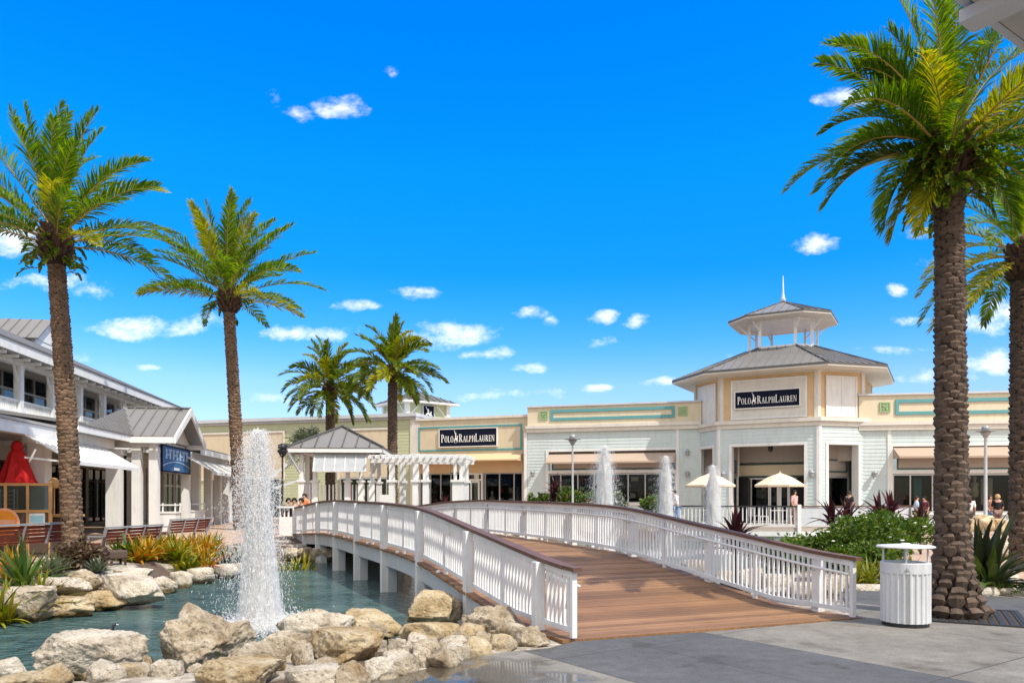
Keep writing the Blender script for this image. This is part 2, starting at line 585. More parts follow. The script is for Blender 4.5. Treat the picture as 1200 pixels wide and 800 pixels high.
for px, py, a, b, k in CL:
    u = mth('DIVIDE', mth('SUBTRACT', X, (px - 600) / FOC), a / FOC)
    v = mth('DIVIDE', mth('SUBTRACT', Z, (HOR - py - b * .2) / FOC), b / FOC)
    q = mth('MULTIPLY', mth('SUBTRACT', 1.0, mth('ADD', mth('MULTIPLY', u, u), mth('MULTIPLY', v, v))), k)
    best = q if best is None else mth('MAXIMUM', best, q)
fac = mth('ADD', mth('MAXIMUM', best, -1.5), mth('MULTIPLY', mth('SUBTRACT', nz.outputs['Fac'], .53), 4.8))
mr = N(nt, 'ShaderNodeMapRange', interpolation_type='SMOOTHSTEP')
mr.inputs[1].default_value, mr.inputs[2].default_value = -.25, 1.75
nt.links.new(fac, mr.inputs[0])
front = mth('GREATER_THAN', sp.outputs['Y'], .06)
cf = mth('MULTIPLY', mth('MULTIPLY', mr.outputs[0], front), .93)
sr = ramp(nt, [(.0, (.40, .38, .46, 1)), (.07, (.52, .47, .56, 1)), (.144, (.70, .59, .70, 1)), (.20, (.38, .58, .70, 1)), (.28, (.09, .585, .70, 1)), (.39, (.07, .755, .80, 1)), (.54, (.07, .785, .985, 1)), (1.0, (.30, .75, .9, 1))], sp.outputs['Z'])
skyc = mixc(nt, 1.0, hs.outputs[0], sr.outputs[0], 'MULTIPLY')
mc = mixc(nt, cf, skyc, (13.5, 13.6, 13.8, 1))
# unseen white cloud overhead and behind, added as neutral fill for the shadows
nz3 = N(nt, 'ShaderNodeTexNoise', Scale=2.6, Detail=8.0, Roughness=.6)
nt.links.new(co, nz3.inputs['Vector'])
ov = N(nt, 'ShaderNodeMapRange', interpolation_type='SMOOTHSTEP')
ov.inputs[1].default_value, ov.inputs[2].default_value = .34, .52
nt.links.new(nz3.outputs['Fac'], ov.inputs[0])
up_ = N(nt, 'ShaderNodeMapRange', interpolation_type='SMOOTHSTEP')
up_.inputs[1].default_value, up_.inputs[2].default_value = .60, .78
nt.links.new(sp.outputs['Z'], up_.inputs[0])
bk = N(nt, 'ShaderNodeMapRange', interpolation_type='SMOOTHSTEP')
bk.inputs[1].default_value, bk.inputs[2].default_value = .0, -.25
nt.links.new(sp.outputs['Y'], bk.inputs[0])
zpos = mth('GREATER_THAN', sp.outputs['Z'], .03)
of_ = mth('MULTIPLY', mth('MULTIPLY', ov.outputs[0], mth('MAXIMUM', up_.outputs[0], bk.outputs[0])), zpos)
mc = mixc(nt, of_, mc, (14, 13.2, 12.2, 1))
nt.links.new(mc, bg.inputs['Color'])
bg.inputs['Strength'].default_value = .087

sl = bpy.data.lights.new('sun', 'SUN')
sl.energy = 4.1
sl.angle = R(.5)
sl.color = (1, .94, .84)
so = bpy.data.objects.new('sun', sl)
C.objects.link(so)
so.rotation_euler = SUN.to_track_quat('Z', 'Y').to_euler()
so.location = SUN * 60
cd = bpy.data.cameras.new('camera')
cam = bpy.data.objects.new('camera', cd)
C.objects.link(cam)
cam.location = (0, 0, EYE)
cam.rotation_euler = (PI / 2, 0, 0)
cd.sensor_width = 36
cd.lens = 27
cd.shift_y = (HOR - 400) / 1200
cd.clip_end = 3000
sc.camera = cam
sc.view_settings.view_transform = 'Standard'
sc.view_settings.look = 'None'
sc.view_settings.exposure = .30
sc.view_settings.gamma = 1
sc.cycles.max_bounces = 10
sc.cycles.volume_bounces = 8
sc.cycles.transparent_max_bounces = 12
sc.cycles.use_denoising = True

# ------------------------------------------------------------------ ground, pond, pavement
POND = [(-16, 6.2), (-9, 6.5), (-6.5, 7.0), (-4.7, 7.5), (-3.1, 8.1), (-1.9, 9.0), (-.95, 10.3), (-.2, 11.4), (1.5, 12.2), (3.2, 13.2),
        (4.6, 15.5), (6.5, 19), (8.5, 24), (11, 30), (13, 33.2), (13, 35.5), (4, 35.5), (0, 34), (-3, 30.5), (-5.3, 27.5), (-6.3, 24.8),
        (-6.9, 22), (-7.2, 19), (-7.35, 16), (-7.3, 13.6), (-7.9, 11.6), (-10, 10.6), (-16, 10.3)]


def pond_dist(x, y):
    d, ins = 1e9, False
    n = len(POND)
    for i in range(n):
        ax, ay = POND[i]
        bx, by = POND[(i + 1) % n]
        ex, ey = bx - ax, by - ay
        t = max(0, min(1, ((x - ax) * ex + (y - ay) * ey) / (ex * ex + ey * ey)))
        q = math.hypot(x - ax - t * ex, y - ay - t * ey)
        d = min(d, q)
        if (ay > y) != (by > y) and x < ax + (y - ay) / (by - ay) * ex:
            ins = not ins
    return -d if ins else d


def base_h(x, y):
    z = -.03 + .30 * sstep(22, 31, y) * sstep(-3, -8, x) + .14 * sstep(20, 32, y) * sstep(-8, -2, x)
    z += .24 * math.exp(-((x + 9.9) ** 2 + (y - 17.3) ** 2) / 5) + .10 * math.exp(-((x + 9.3) ** 2 + (y - 13.5) ** 2) / 5)
    z += .18 * math.exp(-((x - 8) ** 2 + (y - 18) ** 2) / 9)
    return z


def ground_h(x, y, d=None):
    d = pond_dist(x, y) if d is None else d
    g = base_h(x, y)
    if d > .9:
        return g
    if d > 0:
        return -.40 + (g + .40) * sstep(0, .9, d)
    return -.40 - .7 * sstep(0, -1.3, d)


def axis(lo, hi, a, b, fine, coarse):
    v, x = [], lo
    while x < hi:
        v.append(x)
        x += fine if a <= x < b else coarse
    return v + [hi]


xs = [-420, -160, -80] + axis(-48, 44, -15, 17, .34, 1.6) + [80, 160, 420]
ys = [-90, -20] + axis(-6, 64, 4, 40, .34, 1.6) + [100, 200, 480]
g = MB()
att = []
for y in ys:
    for x in xs:
        d = pond_dist(x, y) if -20 < x < 20 and 0 < y < 45 else 9
        z = ground_h(x, y, d)
        if 0 < d < 4:
            z += .03 * noise.noise((x * 1.7, y * 1.7, 0))
        g.v.append((x, y, z))
        att.append(d)
W_ = len(xs)
for j in range(len(ys) - 1):
    for i in range(W_ - 1):
        g.f.append((j * W_ + i, j * W_ + i + 1, (j + 1) * W_ + i + 1, (j + 1) * W_ + i))
g.m = [0] * len(g.f)


def groundmat():
    m, nt, b = nodes('ground_pavers_and_beds')
    co = coord(nt)
    at_ = N(nt, 'ShaderNodeAttribute', attribute_name='bank')
    n0 = N(nt, 'ShaderNodeTexNoise', Scale=.9, Detail=4.0)
    nt.links.new(co, n0.inputs['Vector'])
    sep = nt.nodes.new('ShaderNodeSeparateXYZ')
    nt.links.new(co, sep.inputs[0])
    # pavers
    br = N(nt, 'ShaderNodeTexBrick', Scale=2.2)
    br.inputs['Color1'].default_value = (.42, .27, .19, 1)
    br.inputs['Color2'].default_value = (.50, .36, .26, 1)
    br.inputs['Mortar'].default_value = (.26, .20, .15, 1)
    br.inputs['Mortar Size'].default_value = .012
    nt.links.new(co, br.inputs['Vector'])
    # gravel and mulch
    vo = N(nt, 'ShaderNodeTexVoronoi', Scale=16.0)
    nt.links.new(co, vo.inputs['Vector'])
    gr = ramp(nt, [(0, (.20, .165, .125, 1)), (.5, (.34, .30, .245, 1)), (1, (.52, .48, .41, 1))], vo.outputs['Color'])
    n1 = N(nt, 'ShaderNodeTexNoise', Scale=14.0, Detail=8.0, Roughness=.7)
    nt.links.new(co, n1.inputs['Vector'])
    mu = ramp(nt, [(.3, (.035, .024, .018, 1)), (.6, (.12, .08, .055, 1)), (.75, (.24, .18, .13, 1))], n1.outputs['Fac'])
    gm = ramp(nt, [(.47, (0, 0, 0, 1)), (.53, (1, 1, 1, 1))], n0.outputs['Fac'])
    bed = mixc(nt, gm.outputs[0], mu.outputs[0], gr.outputs[0])
    # under water: silt
    sb = N(nt, 'ShaderNodeMath', operation='ADD')
    sb.inputs[1].default_value = 0
    nt.links.new(at_.outputs['Fac'], sb.inputs[0])
    nn = N(nt, 'ShaderNodeMath', operation='MULTIPLY_ADD')
    nt.links.new(n0.outputs['Fac'], nn.inputs[0])
    nn.inputs[1].default_value = 1.2
    nt.links.new(at_.outputs['Fac'], nn.inputs[2])
    pv = N(nt, 'ShaderNodeMapRange')
    pv.inputs[1].default_value, pv.inputs[2].default_value = 3.55, 3.65
    nt.links.new(nn.outputs[0], pv.inputs[0])
    c1 = mixc(nt, pv.outputs[0], bed, br.outputs['Color'])
    wt = N(nt, 'ShaderNodeMapRange')
    wt.inputs[1].default_value, wt.inputs[2].default_value = .05, .25
    nt.links.new(at_.outputs['Fac'], wt.inputs[0])
    c2 = mixc(nt, wt.outputs[0], (.10, .085, .05, 1), c1)
    nt.links.new(c2, b.inputs['Base Color'])
    b.inputs['Roughness'].default_value = .9
    bm = N(nt, 'ShaderNodeBump', Strength=.5, Distance=.03)
    nt.links.new(n1.outputs['Fac'], bm.inputs['Height'])
    nt.links.new(bm.outputs[0], b.inputs['Normal'])
    return m


go = g.build('ground', groundmat(), smooth=True)
struct(go)
a_ = go.data.attributes.new('bank', 'FLOAT', 'POINT')
a_.data.foreach_set('value', att)


def watermat():
    m, nt, b = nodes('pond_water')
    co = coord(nt)
    n1 = N(nt, 'ShaderNodeTexNoise', Scale=1.3, Detail=3.0)
    nt.links.new(co, n1.inputs['Vector'])
    r = ramp(nt, [(.3, (.028, .070, .070, 1)), (.7, (.085, .150, .140, 1))], n1.outputs['Fac'])
    nt.links.new(r.outputs[0], b.inputs['Base Color'])
    b.inputs['Roughness'].default_value = .06
    b.inputs['IOR'].default_value = 1.33
    mp = N(nt, 'ShaderNodeMapping')
    mp.inputs['Scale'].default_value = (1, 1.5, 1)
    mp.inputs['Rotation'].default_value = (0, 0, .3)
    nt.links.new(co, mp.inputs['Vector'])
    n2 = N(nt, 'ShaderNodeTexNoise', Scale=4.2, Detail=4.0, Roughness=.55)
    n2.inputs['Distortion'].default_value = .6
    nt.links.new(mp.outputs[0], n2.inputs['Vector'])
    bm = N(nt, 'ShaderNodeBump', Strength=1.0, Distance=.16)
    nt.links.new(n2.outputs['Fac'], bm.inputs['Height'])
    nt.links.new(bm.outputs[0], b.inputs['Normal'])
    return m


WATER = -.36
wb = MB()
wb.add([(-16, 5.9, WATER), (14, 5.9, WATER), (14, 36.2, WATER), (-16, 36.2, WATER)], [(0, 1, 2, 3)])
struct(wb.build('pond_water', watermat()))


def pavemat():
    m, nt, b = nodes('concrete_pavement')
    co = coord(nt)
    sep = nt.nodes.new('ShaderNodeSeparateXYZ')
    nt.links.new(co, sep.inputs[0])

    def mm(op, a, bb=None, c=None):
        n = nt.nodes.new('ShaderNodeMath')
        n.operation = op
        for i, v in enumerate((a, bb, c)):
            if v is None:
                continue
            if isinstance(v, (int, float)):
                n.inputs[i].default_value = v
            else:
                nt.links.new(v, n.inputs[i])
        return n.outputs[0]
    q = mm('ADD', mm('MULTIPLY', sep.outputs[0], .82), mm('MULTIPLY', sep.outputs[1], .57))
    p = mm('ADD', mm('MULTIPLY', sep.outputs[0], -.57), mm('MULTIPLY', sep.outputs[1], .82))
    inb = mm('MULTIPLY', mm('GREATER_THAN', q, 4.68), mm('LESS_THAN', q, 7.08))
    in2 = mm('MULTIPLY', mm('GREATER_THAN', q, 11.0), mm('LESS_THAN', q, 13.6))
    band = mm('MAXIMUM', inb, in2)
    n1 = N(nt, 'ShaderNodeTexNoise', Scale=.8, Detail=8.0, Roughness=.62)
    nt.links.new(co, n1.inputs['Vector'])
    n2 = N(nt, 'ShaderNodeTexNoise', Scale=38.0, Detail=5.0, Roughness=.7)
    nt.links.new(co, n2.inputs['Vector'])
    light = ramp(nt, [(.3, (.145, .132, .112, 1)), (.5, (.195, .181, .158, 1)), (.7, (.240, .226, .200, 1))], n1.outputs['Fac'])
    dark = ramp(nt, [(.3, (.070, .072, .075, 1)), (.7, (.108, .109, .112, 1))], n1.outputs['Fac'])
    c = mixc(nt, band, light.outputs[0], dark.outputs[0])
    sp_ = ramp(nt, [(.3, (.72, .72, .72, 1)), (.7, (1.15, 1.15, 1.15, 1))], n2.outputs['Fac'])
    c = mixc(nt, 1.0, c, sp_.outputs[0], 'MULTIPLY')
    # oily stains
    n3 = N(nt, 'ShaderNodeTexNoise', Scale=1.7, Detail=6.0, Roughness=.55)
    nt.links.new(co, n3.inputs['Vector'])
    st = ramp(nt, [(.58, (1, 1, 1, 1)), (.72, (.55, .5, .44, 1))], n3.outputs['Fac'])
    c = mixc(nt, 1.0, c, st.outputs[0], 'MULTIPLY')
    # worn gum spots and leaf specks
    vg = N(nt, 'ShaderNodeTexVoronoi', Scale=3.1)
    nt.links.new(co, vg.inputs['Vector'])
    gs = ramp(nt, [(.035, (.62, .60, .57, 1)), (.055, (1, 1, 1, 1))], vg.outputs['Distance'])
    c = mixc(nt, 1.0, c, gs.outputs[0], 'MULTIPLY')
    n5 = N(nt, 'ShaderNodeTexNoise', Scale=5.5, Detail=9.0, Roughness=.7)
    nt.links.new(co, n5.inputs['Vector'])
    mt = ramp(nt, [(.35, (.80, .79, .77, 1)), (.62, (1.08, 1.08, 1.08, 1))], n5.outputs['Fac'])
    c = mixc(nt, 1.0, c, mt.outputs[0], 'MULTIPLY')
    # sawn joints along the bands and across
    j = None
    for val, cells in ((q, (4.68, 5.9, 7.08, 9.4, 11.0, 13.6, 2.6)), (p, (-2.0, .75, 3.4, 6.0, 8.6))):
        for cc in cells:
            e = mm('LESS_THAN', mm('ABSOLUTE', mm('SUBTRACT', val, cc)), .011)
            j = e if j is None else mm('MAXIMUM', j, e)
    c = mixc(nt, mm('MULTIPLY', j, .8), c, (.045, .042, .04, 1))
    # wet patch by the rocks
    dx = mm('DIVIDE', mm('SUBTRACT', sep.outputs[0], -.35), .95)
    dy = mm('DIVIDE', mm('SUBTRACT', sep.outputs[1], 6.95), .85)
    e = mm('SUBTRACT', 1.0, mm('ADD', mm('MULTIPLY', dx, dx), mm('MULTIPLY', dy, dy)))
    e = mm('ADD', e, mm('MULTIPLY', mm('SUBTRACT', n3.outputs['Fac'], .5), 4.2))
    wm = N(nt, 'ShaderNodeMapRange', interpolation_type='SMOOTHSTEP')
    wm.inputs[1].default_value, wm.inputs[2].default_value = -.1, .6
    nt.links.new(e, wm.inputs[0])
    c = mixc(nt, wm.outputs[0], c, mixc(nt, 1.0, c, (.50, .46, .38, 1), 'MULTIPLY'))
    nt.links.new(c, b.inputs['Base Color'])
    rr = N(nt, 'ShaderNodeMapRange')
    rr.inputs[3].default_value, rr.inputs[4].default_value = .82, .05
    nt.links.new(wm.outputs[0], rr.inputs[0])
    nt.links.new(rr.outputs[0], b.inputs['Roughness'])
    h = mm('MULTIPLY', mm('SUBTRACT', n2.outputs['Fac'], mm('MULTIPLY', j, 2.0)), mm('SUBTRACT', 1.0, wm.outputs[0]))
    bm = N(nt, 'ShaderNodeBump', Strength=.35, Distance=.008)
    nt.links.new(h, bm.inputs['Height'])
    nt.links.new(bm.outputs[0], b.inputs['Normal'])
    return m


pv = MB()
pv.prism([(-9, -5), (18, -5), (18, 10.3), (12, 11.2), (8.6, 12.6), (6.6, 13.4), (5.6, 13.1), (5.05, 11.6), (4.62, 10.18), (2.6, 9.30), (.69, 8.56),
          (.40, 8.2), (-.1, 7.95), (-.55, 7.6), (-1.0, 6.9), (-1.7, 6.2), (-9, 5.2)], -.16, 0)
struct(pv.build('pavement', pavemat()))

# ------------------------------------------------------------------ footbridge
BD = Vector((-.406, .914, 0)).normalized()
PL, PR = Vector((.69, 8.62, 0)), Vector((4.50, 10.14, 0))
TOPS = [(0, .80), (.75, .86), (3.1, 1.126), (5.6, 1.395), (8.1, 1.475), (10.7, 1.50), (13.4, 1.52), (16.2, 1.46), (19.5, 1.30), (21, 1.24)]


def topz(s):
    s = max(0, min(21, s))
    k = 0
    while k < len(TOPS) - 2 and TOPS[k + 1][0] < s:
        k += 1
    p0, p1, p2, p3 = TOPS[max(k - 1, 0)], TOPS[k], TOPS[k + 1], TOPS[min(k + 2, len(TOPS) - 1)]
    t = (s - p1[0]) / (p2[0] - p1[0])
    m1 = (p2[1] - p0[1]) / (p2[0] - p0[0]) * (p2[0] - p1[0])
    m2 = (p3[1] - p1[1]) / (p3[0] - p1[0]) * (p2[0] - p1[0])
    return (2 * t ** 3 - 3 * t ** 2 + 1) * p1[1] + (t ** 3 - 2 * t ** 2 + t) * m1 + (-2 * t ** 3 + 3 * t ** 2) * p2[1] + (t ** 3 - t ** 2) * m2


def deckz(s):
    return max(.012, topz(s) - .93)


SIDE = (PR - PL)
LAT = Vector((.914, .406, 0))


def bp(s, w, z):
    p = PL + SIDE * w + BD * s
    return Vector((p.x, p.y, z))


br = thing('footbridge', 'white railed wooden footbridge arching over the pond with brown deck boards', 'bridge', (PL + SIDE * .5))


def deckmat():
    m, nt, b = nodes('brown_deck_boards')
    g_ = nt.nodes.new('ShaderNodeNewGeometry')
    co = coord(nt)
    r = ramp(nt, [(0, (.160, .080, .032, 1)), (.5, (.235, .122, .052, 1)), (1, (.305, .166, .076, 1))], g_.outputs['Random Per Island'])
    mp = N(nt, 'ShaderNodeMapping')
    mp.inputs['Rotation'].default_value = (0, 0, -.36)
    mp.inputs['Scale'].default_value = (.9, 14, 4)
    nt.links.new(co, mp.inputs['Vector'])
    n1 = N(nt, 'ShaderNodeTexNoise', Scale=3.0, Detail=6.0, Roughness=.6)
    nt.links.new(mp.outputs[0], n1.inputs['Vector'])
    r1 = ramp(nt, [(.3, (.72, .72, .72, 1)), (.7, (1.18, 1.15, 1.1, 1))], n1.outputs['Fac'])
    n2 = N(nt, 'ShaderNodeTexNoise', Scale=.7, Detail=5.0)
    nt.links.new(co, n2.inputs['Vector'])
    r2 = ramp(nt, [(.35, (.82, .80, .78, 1)), (.65, (1.12, 1.12, 1.12, 1))], n2.outputs['Fac'])
    c = mixc(nt, 1.0, r.outputs[0], r1.outputs[0], 'MULTIPLY')
    c = mixc(nt, 1.0, c, r2.outputs[0], 'MULTIPLY')
    nt.links.new(c, b.inputs['Base Color'])
    b.inputs['Roughness'].default_value = .62
    bm = N(nt, 'ShaderNodeBump', Strength=.25, Distance=.006)
    nt.links.new(n1.outputs['Fac'], bm.inputs['Height'])
    nt.links.new(bm.outputs[0], b.inputs['Normal'])
    return m


M['deck'] = deckmat()
rng = random.Random(5)
d = MB()
s = 0.0
while s < 20.9:
    e = s + .136
    vs = []
    bump_ = rng.uniform(-.002, .002)
    o1, o2 = -.035 + rng.uniform(-.004, .004), 1.035 + rng.uniform(-.004, .004)
    for ss in (s, e):
        for ww in (o1, o2):
            z = deckz(ss) + bump_
            vs += [bp(ss, ww, z), bp(ss, ww, z - .04)]
    d.add(vs, [(0, 2, 6, 4), (1, 5, 7, 3), (0, 1, 3, 2), (4, 6, 7, 5), (0, 4, 5, 1), (2, 3, 7, 6)])
    s += .147
wbuild(d, 'deck', M['deck'], br)
ub = MB()
ub.add([bp(s, w_, deckz(s) - .06) for s in (2.6, 6, 10, 14, 18, 20.5) for w_ in (.0, 1.0)], [(2 * i, 2 * i + 1, 2 * i + 3, 2 * i + 2) for i in range(5)])
for w_ in (.25, .5, .75):
    for i in range(16):
        s = 2.6 + i * 1.1
        ub.bar(bp(s, w_, deckz(s) - .2), bp(s + 1.1, w_, deckz(s + 1.1) - .2), .1, .26)
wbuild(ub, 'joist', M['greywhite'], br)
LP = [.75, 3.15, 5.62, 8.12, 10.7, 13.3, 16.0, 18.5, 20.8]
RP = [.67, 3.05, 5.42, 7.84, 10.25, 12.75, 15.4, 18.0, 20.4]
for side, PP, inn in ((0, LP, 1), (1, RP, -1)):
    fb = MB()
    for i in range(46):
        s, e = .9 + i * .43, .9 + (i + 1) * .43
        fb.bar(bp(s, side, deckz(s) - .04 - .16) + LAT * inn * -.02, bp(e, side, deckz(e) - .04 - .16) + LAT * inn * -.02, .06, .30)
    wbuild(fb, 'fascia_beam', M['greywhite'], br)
    cap = MB()
    pts = [-.10 + i * .25 for i in range(85)]
    for i in range(len(pts) - 1):
        a, b = pts[i], pts[i + 1]
        cap.bar(bp(a, side, topz(a)), bp(b + .01, side, topz(b + .01)), .15 if i else .12, .045)
    wbuild(cap, 'handrail', M['rail_brown'], br)
    for i, s in enumerate(PP):
        pm = MB()
        out = LAT * (-inn) * .075
        zb = ground_h(*(bp(s, side, 0) + out).xy[:]) - .1
        if i == 0:
            zb = -.1
        p = bp(s, side, 0) + out
        c0, c1 = Vector((p.x, p.y, zb)), Vector((p.x, p.y, topz(s) - .03))
        pm.bar(c0, c1, .125, .125, up=tuple(BD))
        wbuild(pm, 'post', M['white2'], br, bevel=.008)
        if i in (2, 3, 4, 5, 6):
            pl = MB()
            pl.bar((p.x + LAT.x * inn * .16, p.y + LAT.y * inn * .16, zb), (p.x + LAT.x * inn * .16, p.y + LAT.y * inn * .16, deckz(s) - .3), .2, .2, up=tuple(BD))
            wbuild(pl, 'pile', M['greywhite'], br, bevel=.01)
    ends = [0] + PP
    for i in range(len(ends) - 1):
        a, b = ends[i], ends[i + 1]
        pn = MB()
        n = max(3, round((b - a) / .101))
        for k in range(1 if i else 0, n):
            s = a + (b - a) * k / n
            wd = .030 if (i or k) else .06
            pn.bar(bp(s, side, deckz(s) + (.09 if (i or k) else .02)), bp(s, side, topz(s) - .045), wd, wd, up=tuple(BD))
        m_ = 6
        for k in range(m_):
            s, e = a + (b - a) * k / m_, a + (b - a) * (k + 1) / m_
            pn.bar(bp(s, side, topz(s) - .065), bp(e, side, topz(e) - .065), .042, .075)
            pn.bar(bp(s, side, deckz(s) + .10), bp(e, side, deckz(e) + .10), .042, .06)
        if i:
            mid = (a + b) / 2
            pn.bar(bp(mid, side, deckz(mid) + .0), bp(mid, side, topz(mid) - .1), .05, .05, up=tuple(BD))
        wbuild(pn, 'railing_panel', M['white2'], br)
    gb = MB()
    pts = [bp(s * .4 + .02, side, topz(s * .4 + .02) - .20) + LAT * inn * .085 for s in range(51)]
    gb.tube(pts, .019, 8)
    for s in PP:
        gb.tube([bp(s, side, topz(s) - .26) + LAT * inn * -.02, bp(s, side, topz(s) - .26) + LAT * inn * .085, bp(s, side, topz(s) - .2) + LAT * inn * .085], .012, 6)
    wbuild(gb, 'grab_rail', M['white2'], br, smooth=True)
for side, inn in ((0, 1), (1, -1)):
    for k in range(12):
        s = 2.0 + k * 1.25
        lm = MB()
        q = bp(s, side, deckz(s)) + LAT * inn * -.09
        lm.lathe([(.036, 0), (.04, .015), (.036, .035), (.02, .045), (.008, .048)], 10, q)
        wbuild(lm, 'deck_light', M['white'], br, smooth=True)

# ------------------------------------------------------------------ rocks


def rock(name, mat, loc, dims, seed, label, group, rz=0, tilt=(0, 0), lump=1.0, sub=4, flat=0):
    bm = bmesh.new()
    bmesh.ops.create_icosphere(bm, subdivisions=sub, radius=1)
    sd = Vector((seed * 3.17, seed * 1.31, seed * 2.71))
    rg = random.Random(seed)
    cuts = []
    for _ in range(7):
        n = Vector((rg.gauss(0, 1), rg.gauss(0, 1), rg.gauss(0, .8))).normalized()
        cuts.append((n, rg.uniform(.62, .9)))
    if flat:
        cuts.append((Vector((rg.uniform(-.12, .12), rg.uniform(-.12, .12), 1)).normalized(), flat))
    for v in bm.verts:
        n = v.co.normalized()
        r = 1 + .34 * lump * noise.noise(n * 1.15 + sd) + .16 * lump * noise.noise(n * 2.7 + sd)
        p = n * r
        for cn, cd_ in cuts:
            e = p.dot(cn) - cd_
            if e > 0:
                p -= cn * e * .93
        q = 1 + .07 * noise.noise(n * 5 + sd) - .10 * lump * max(0, .22 - abs(noise.noise(n * 3.4 + sd * 1.7))) + .05 * lump * (abs(noise.noise(n * 10 + sd)) - .2) + .028 * noise.noise(n * 21 + sd) + .014 * noise.noise(n * 41 + sd)
        if lump > 1.15:
            q -= .16 * max(0, noise.noise(n * 6.5 + sd * 2) - .12)
        v.co = p * q
    xs_ = [v.co for v in bm.verts]
    lo = Vector([min(c[i] for c in xs_) for i in range(3)])
    hi = Vector([max(c[i] for c in xs_) for i in range(3)])
    for v in bm.verts:
        v.co = Vector([((v.co[i] - lo[i]) / (hi[i] - lo[i]) - .5) * dims[i] for i in range(3)])
    me = bpy.data.meshes.new(name)
    bm.to_mesh(me)
    bm.free()
    me.materials.append(mat)
    me.polygons.foreach_set('use_smooth', [True] * len(me.polygons))
    o = bpy.data.objects.new(name, me)
    C.objects.link(o)
    o.location = loc
    o.rotation_euler = (tilt[0], tilt[1], rz)
    tag(o, label, 'rock', group)
    return o


def rock_px(x0, x1, y0, y1, zb, mat, seed, label, group='limestone boulders round the pond', sink=.10, deep=.8, **kw):
    """a boulder whose outline in the photograph spans x0..x1, y0..y1 and whose foot is at height zb"""
    p = ground_at((x0 + x1) / 2, y1, zb)
    k = p.y / FOC
    wd = (x1 - x0) * k
    ht = max(.10, (y1 - y0) * k * .94)
    dp = wd * deep
    h = ht + sink
    return rock('boulder', M[mat], (p.x, p.y + dp * .42, zb - sink + h / 2), (wd * 1.06, dp, h), seed, label, group, **kw)


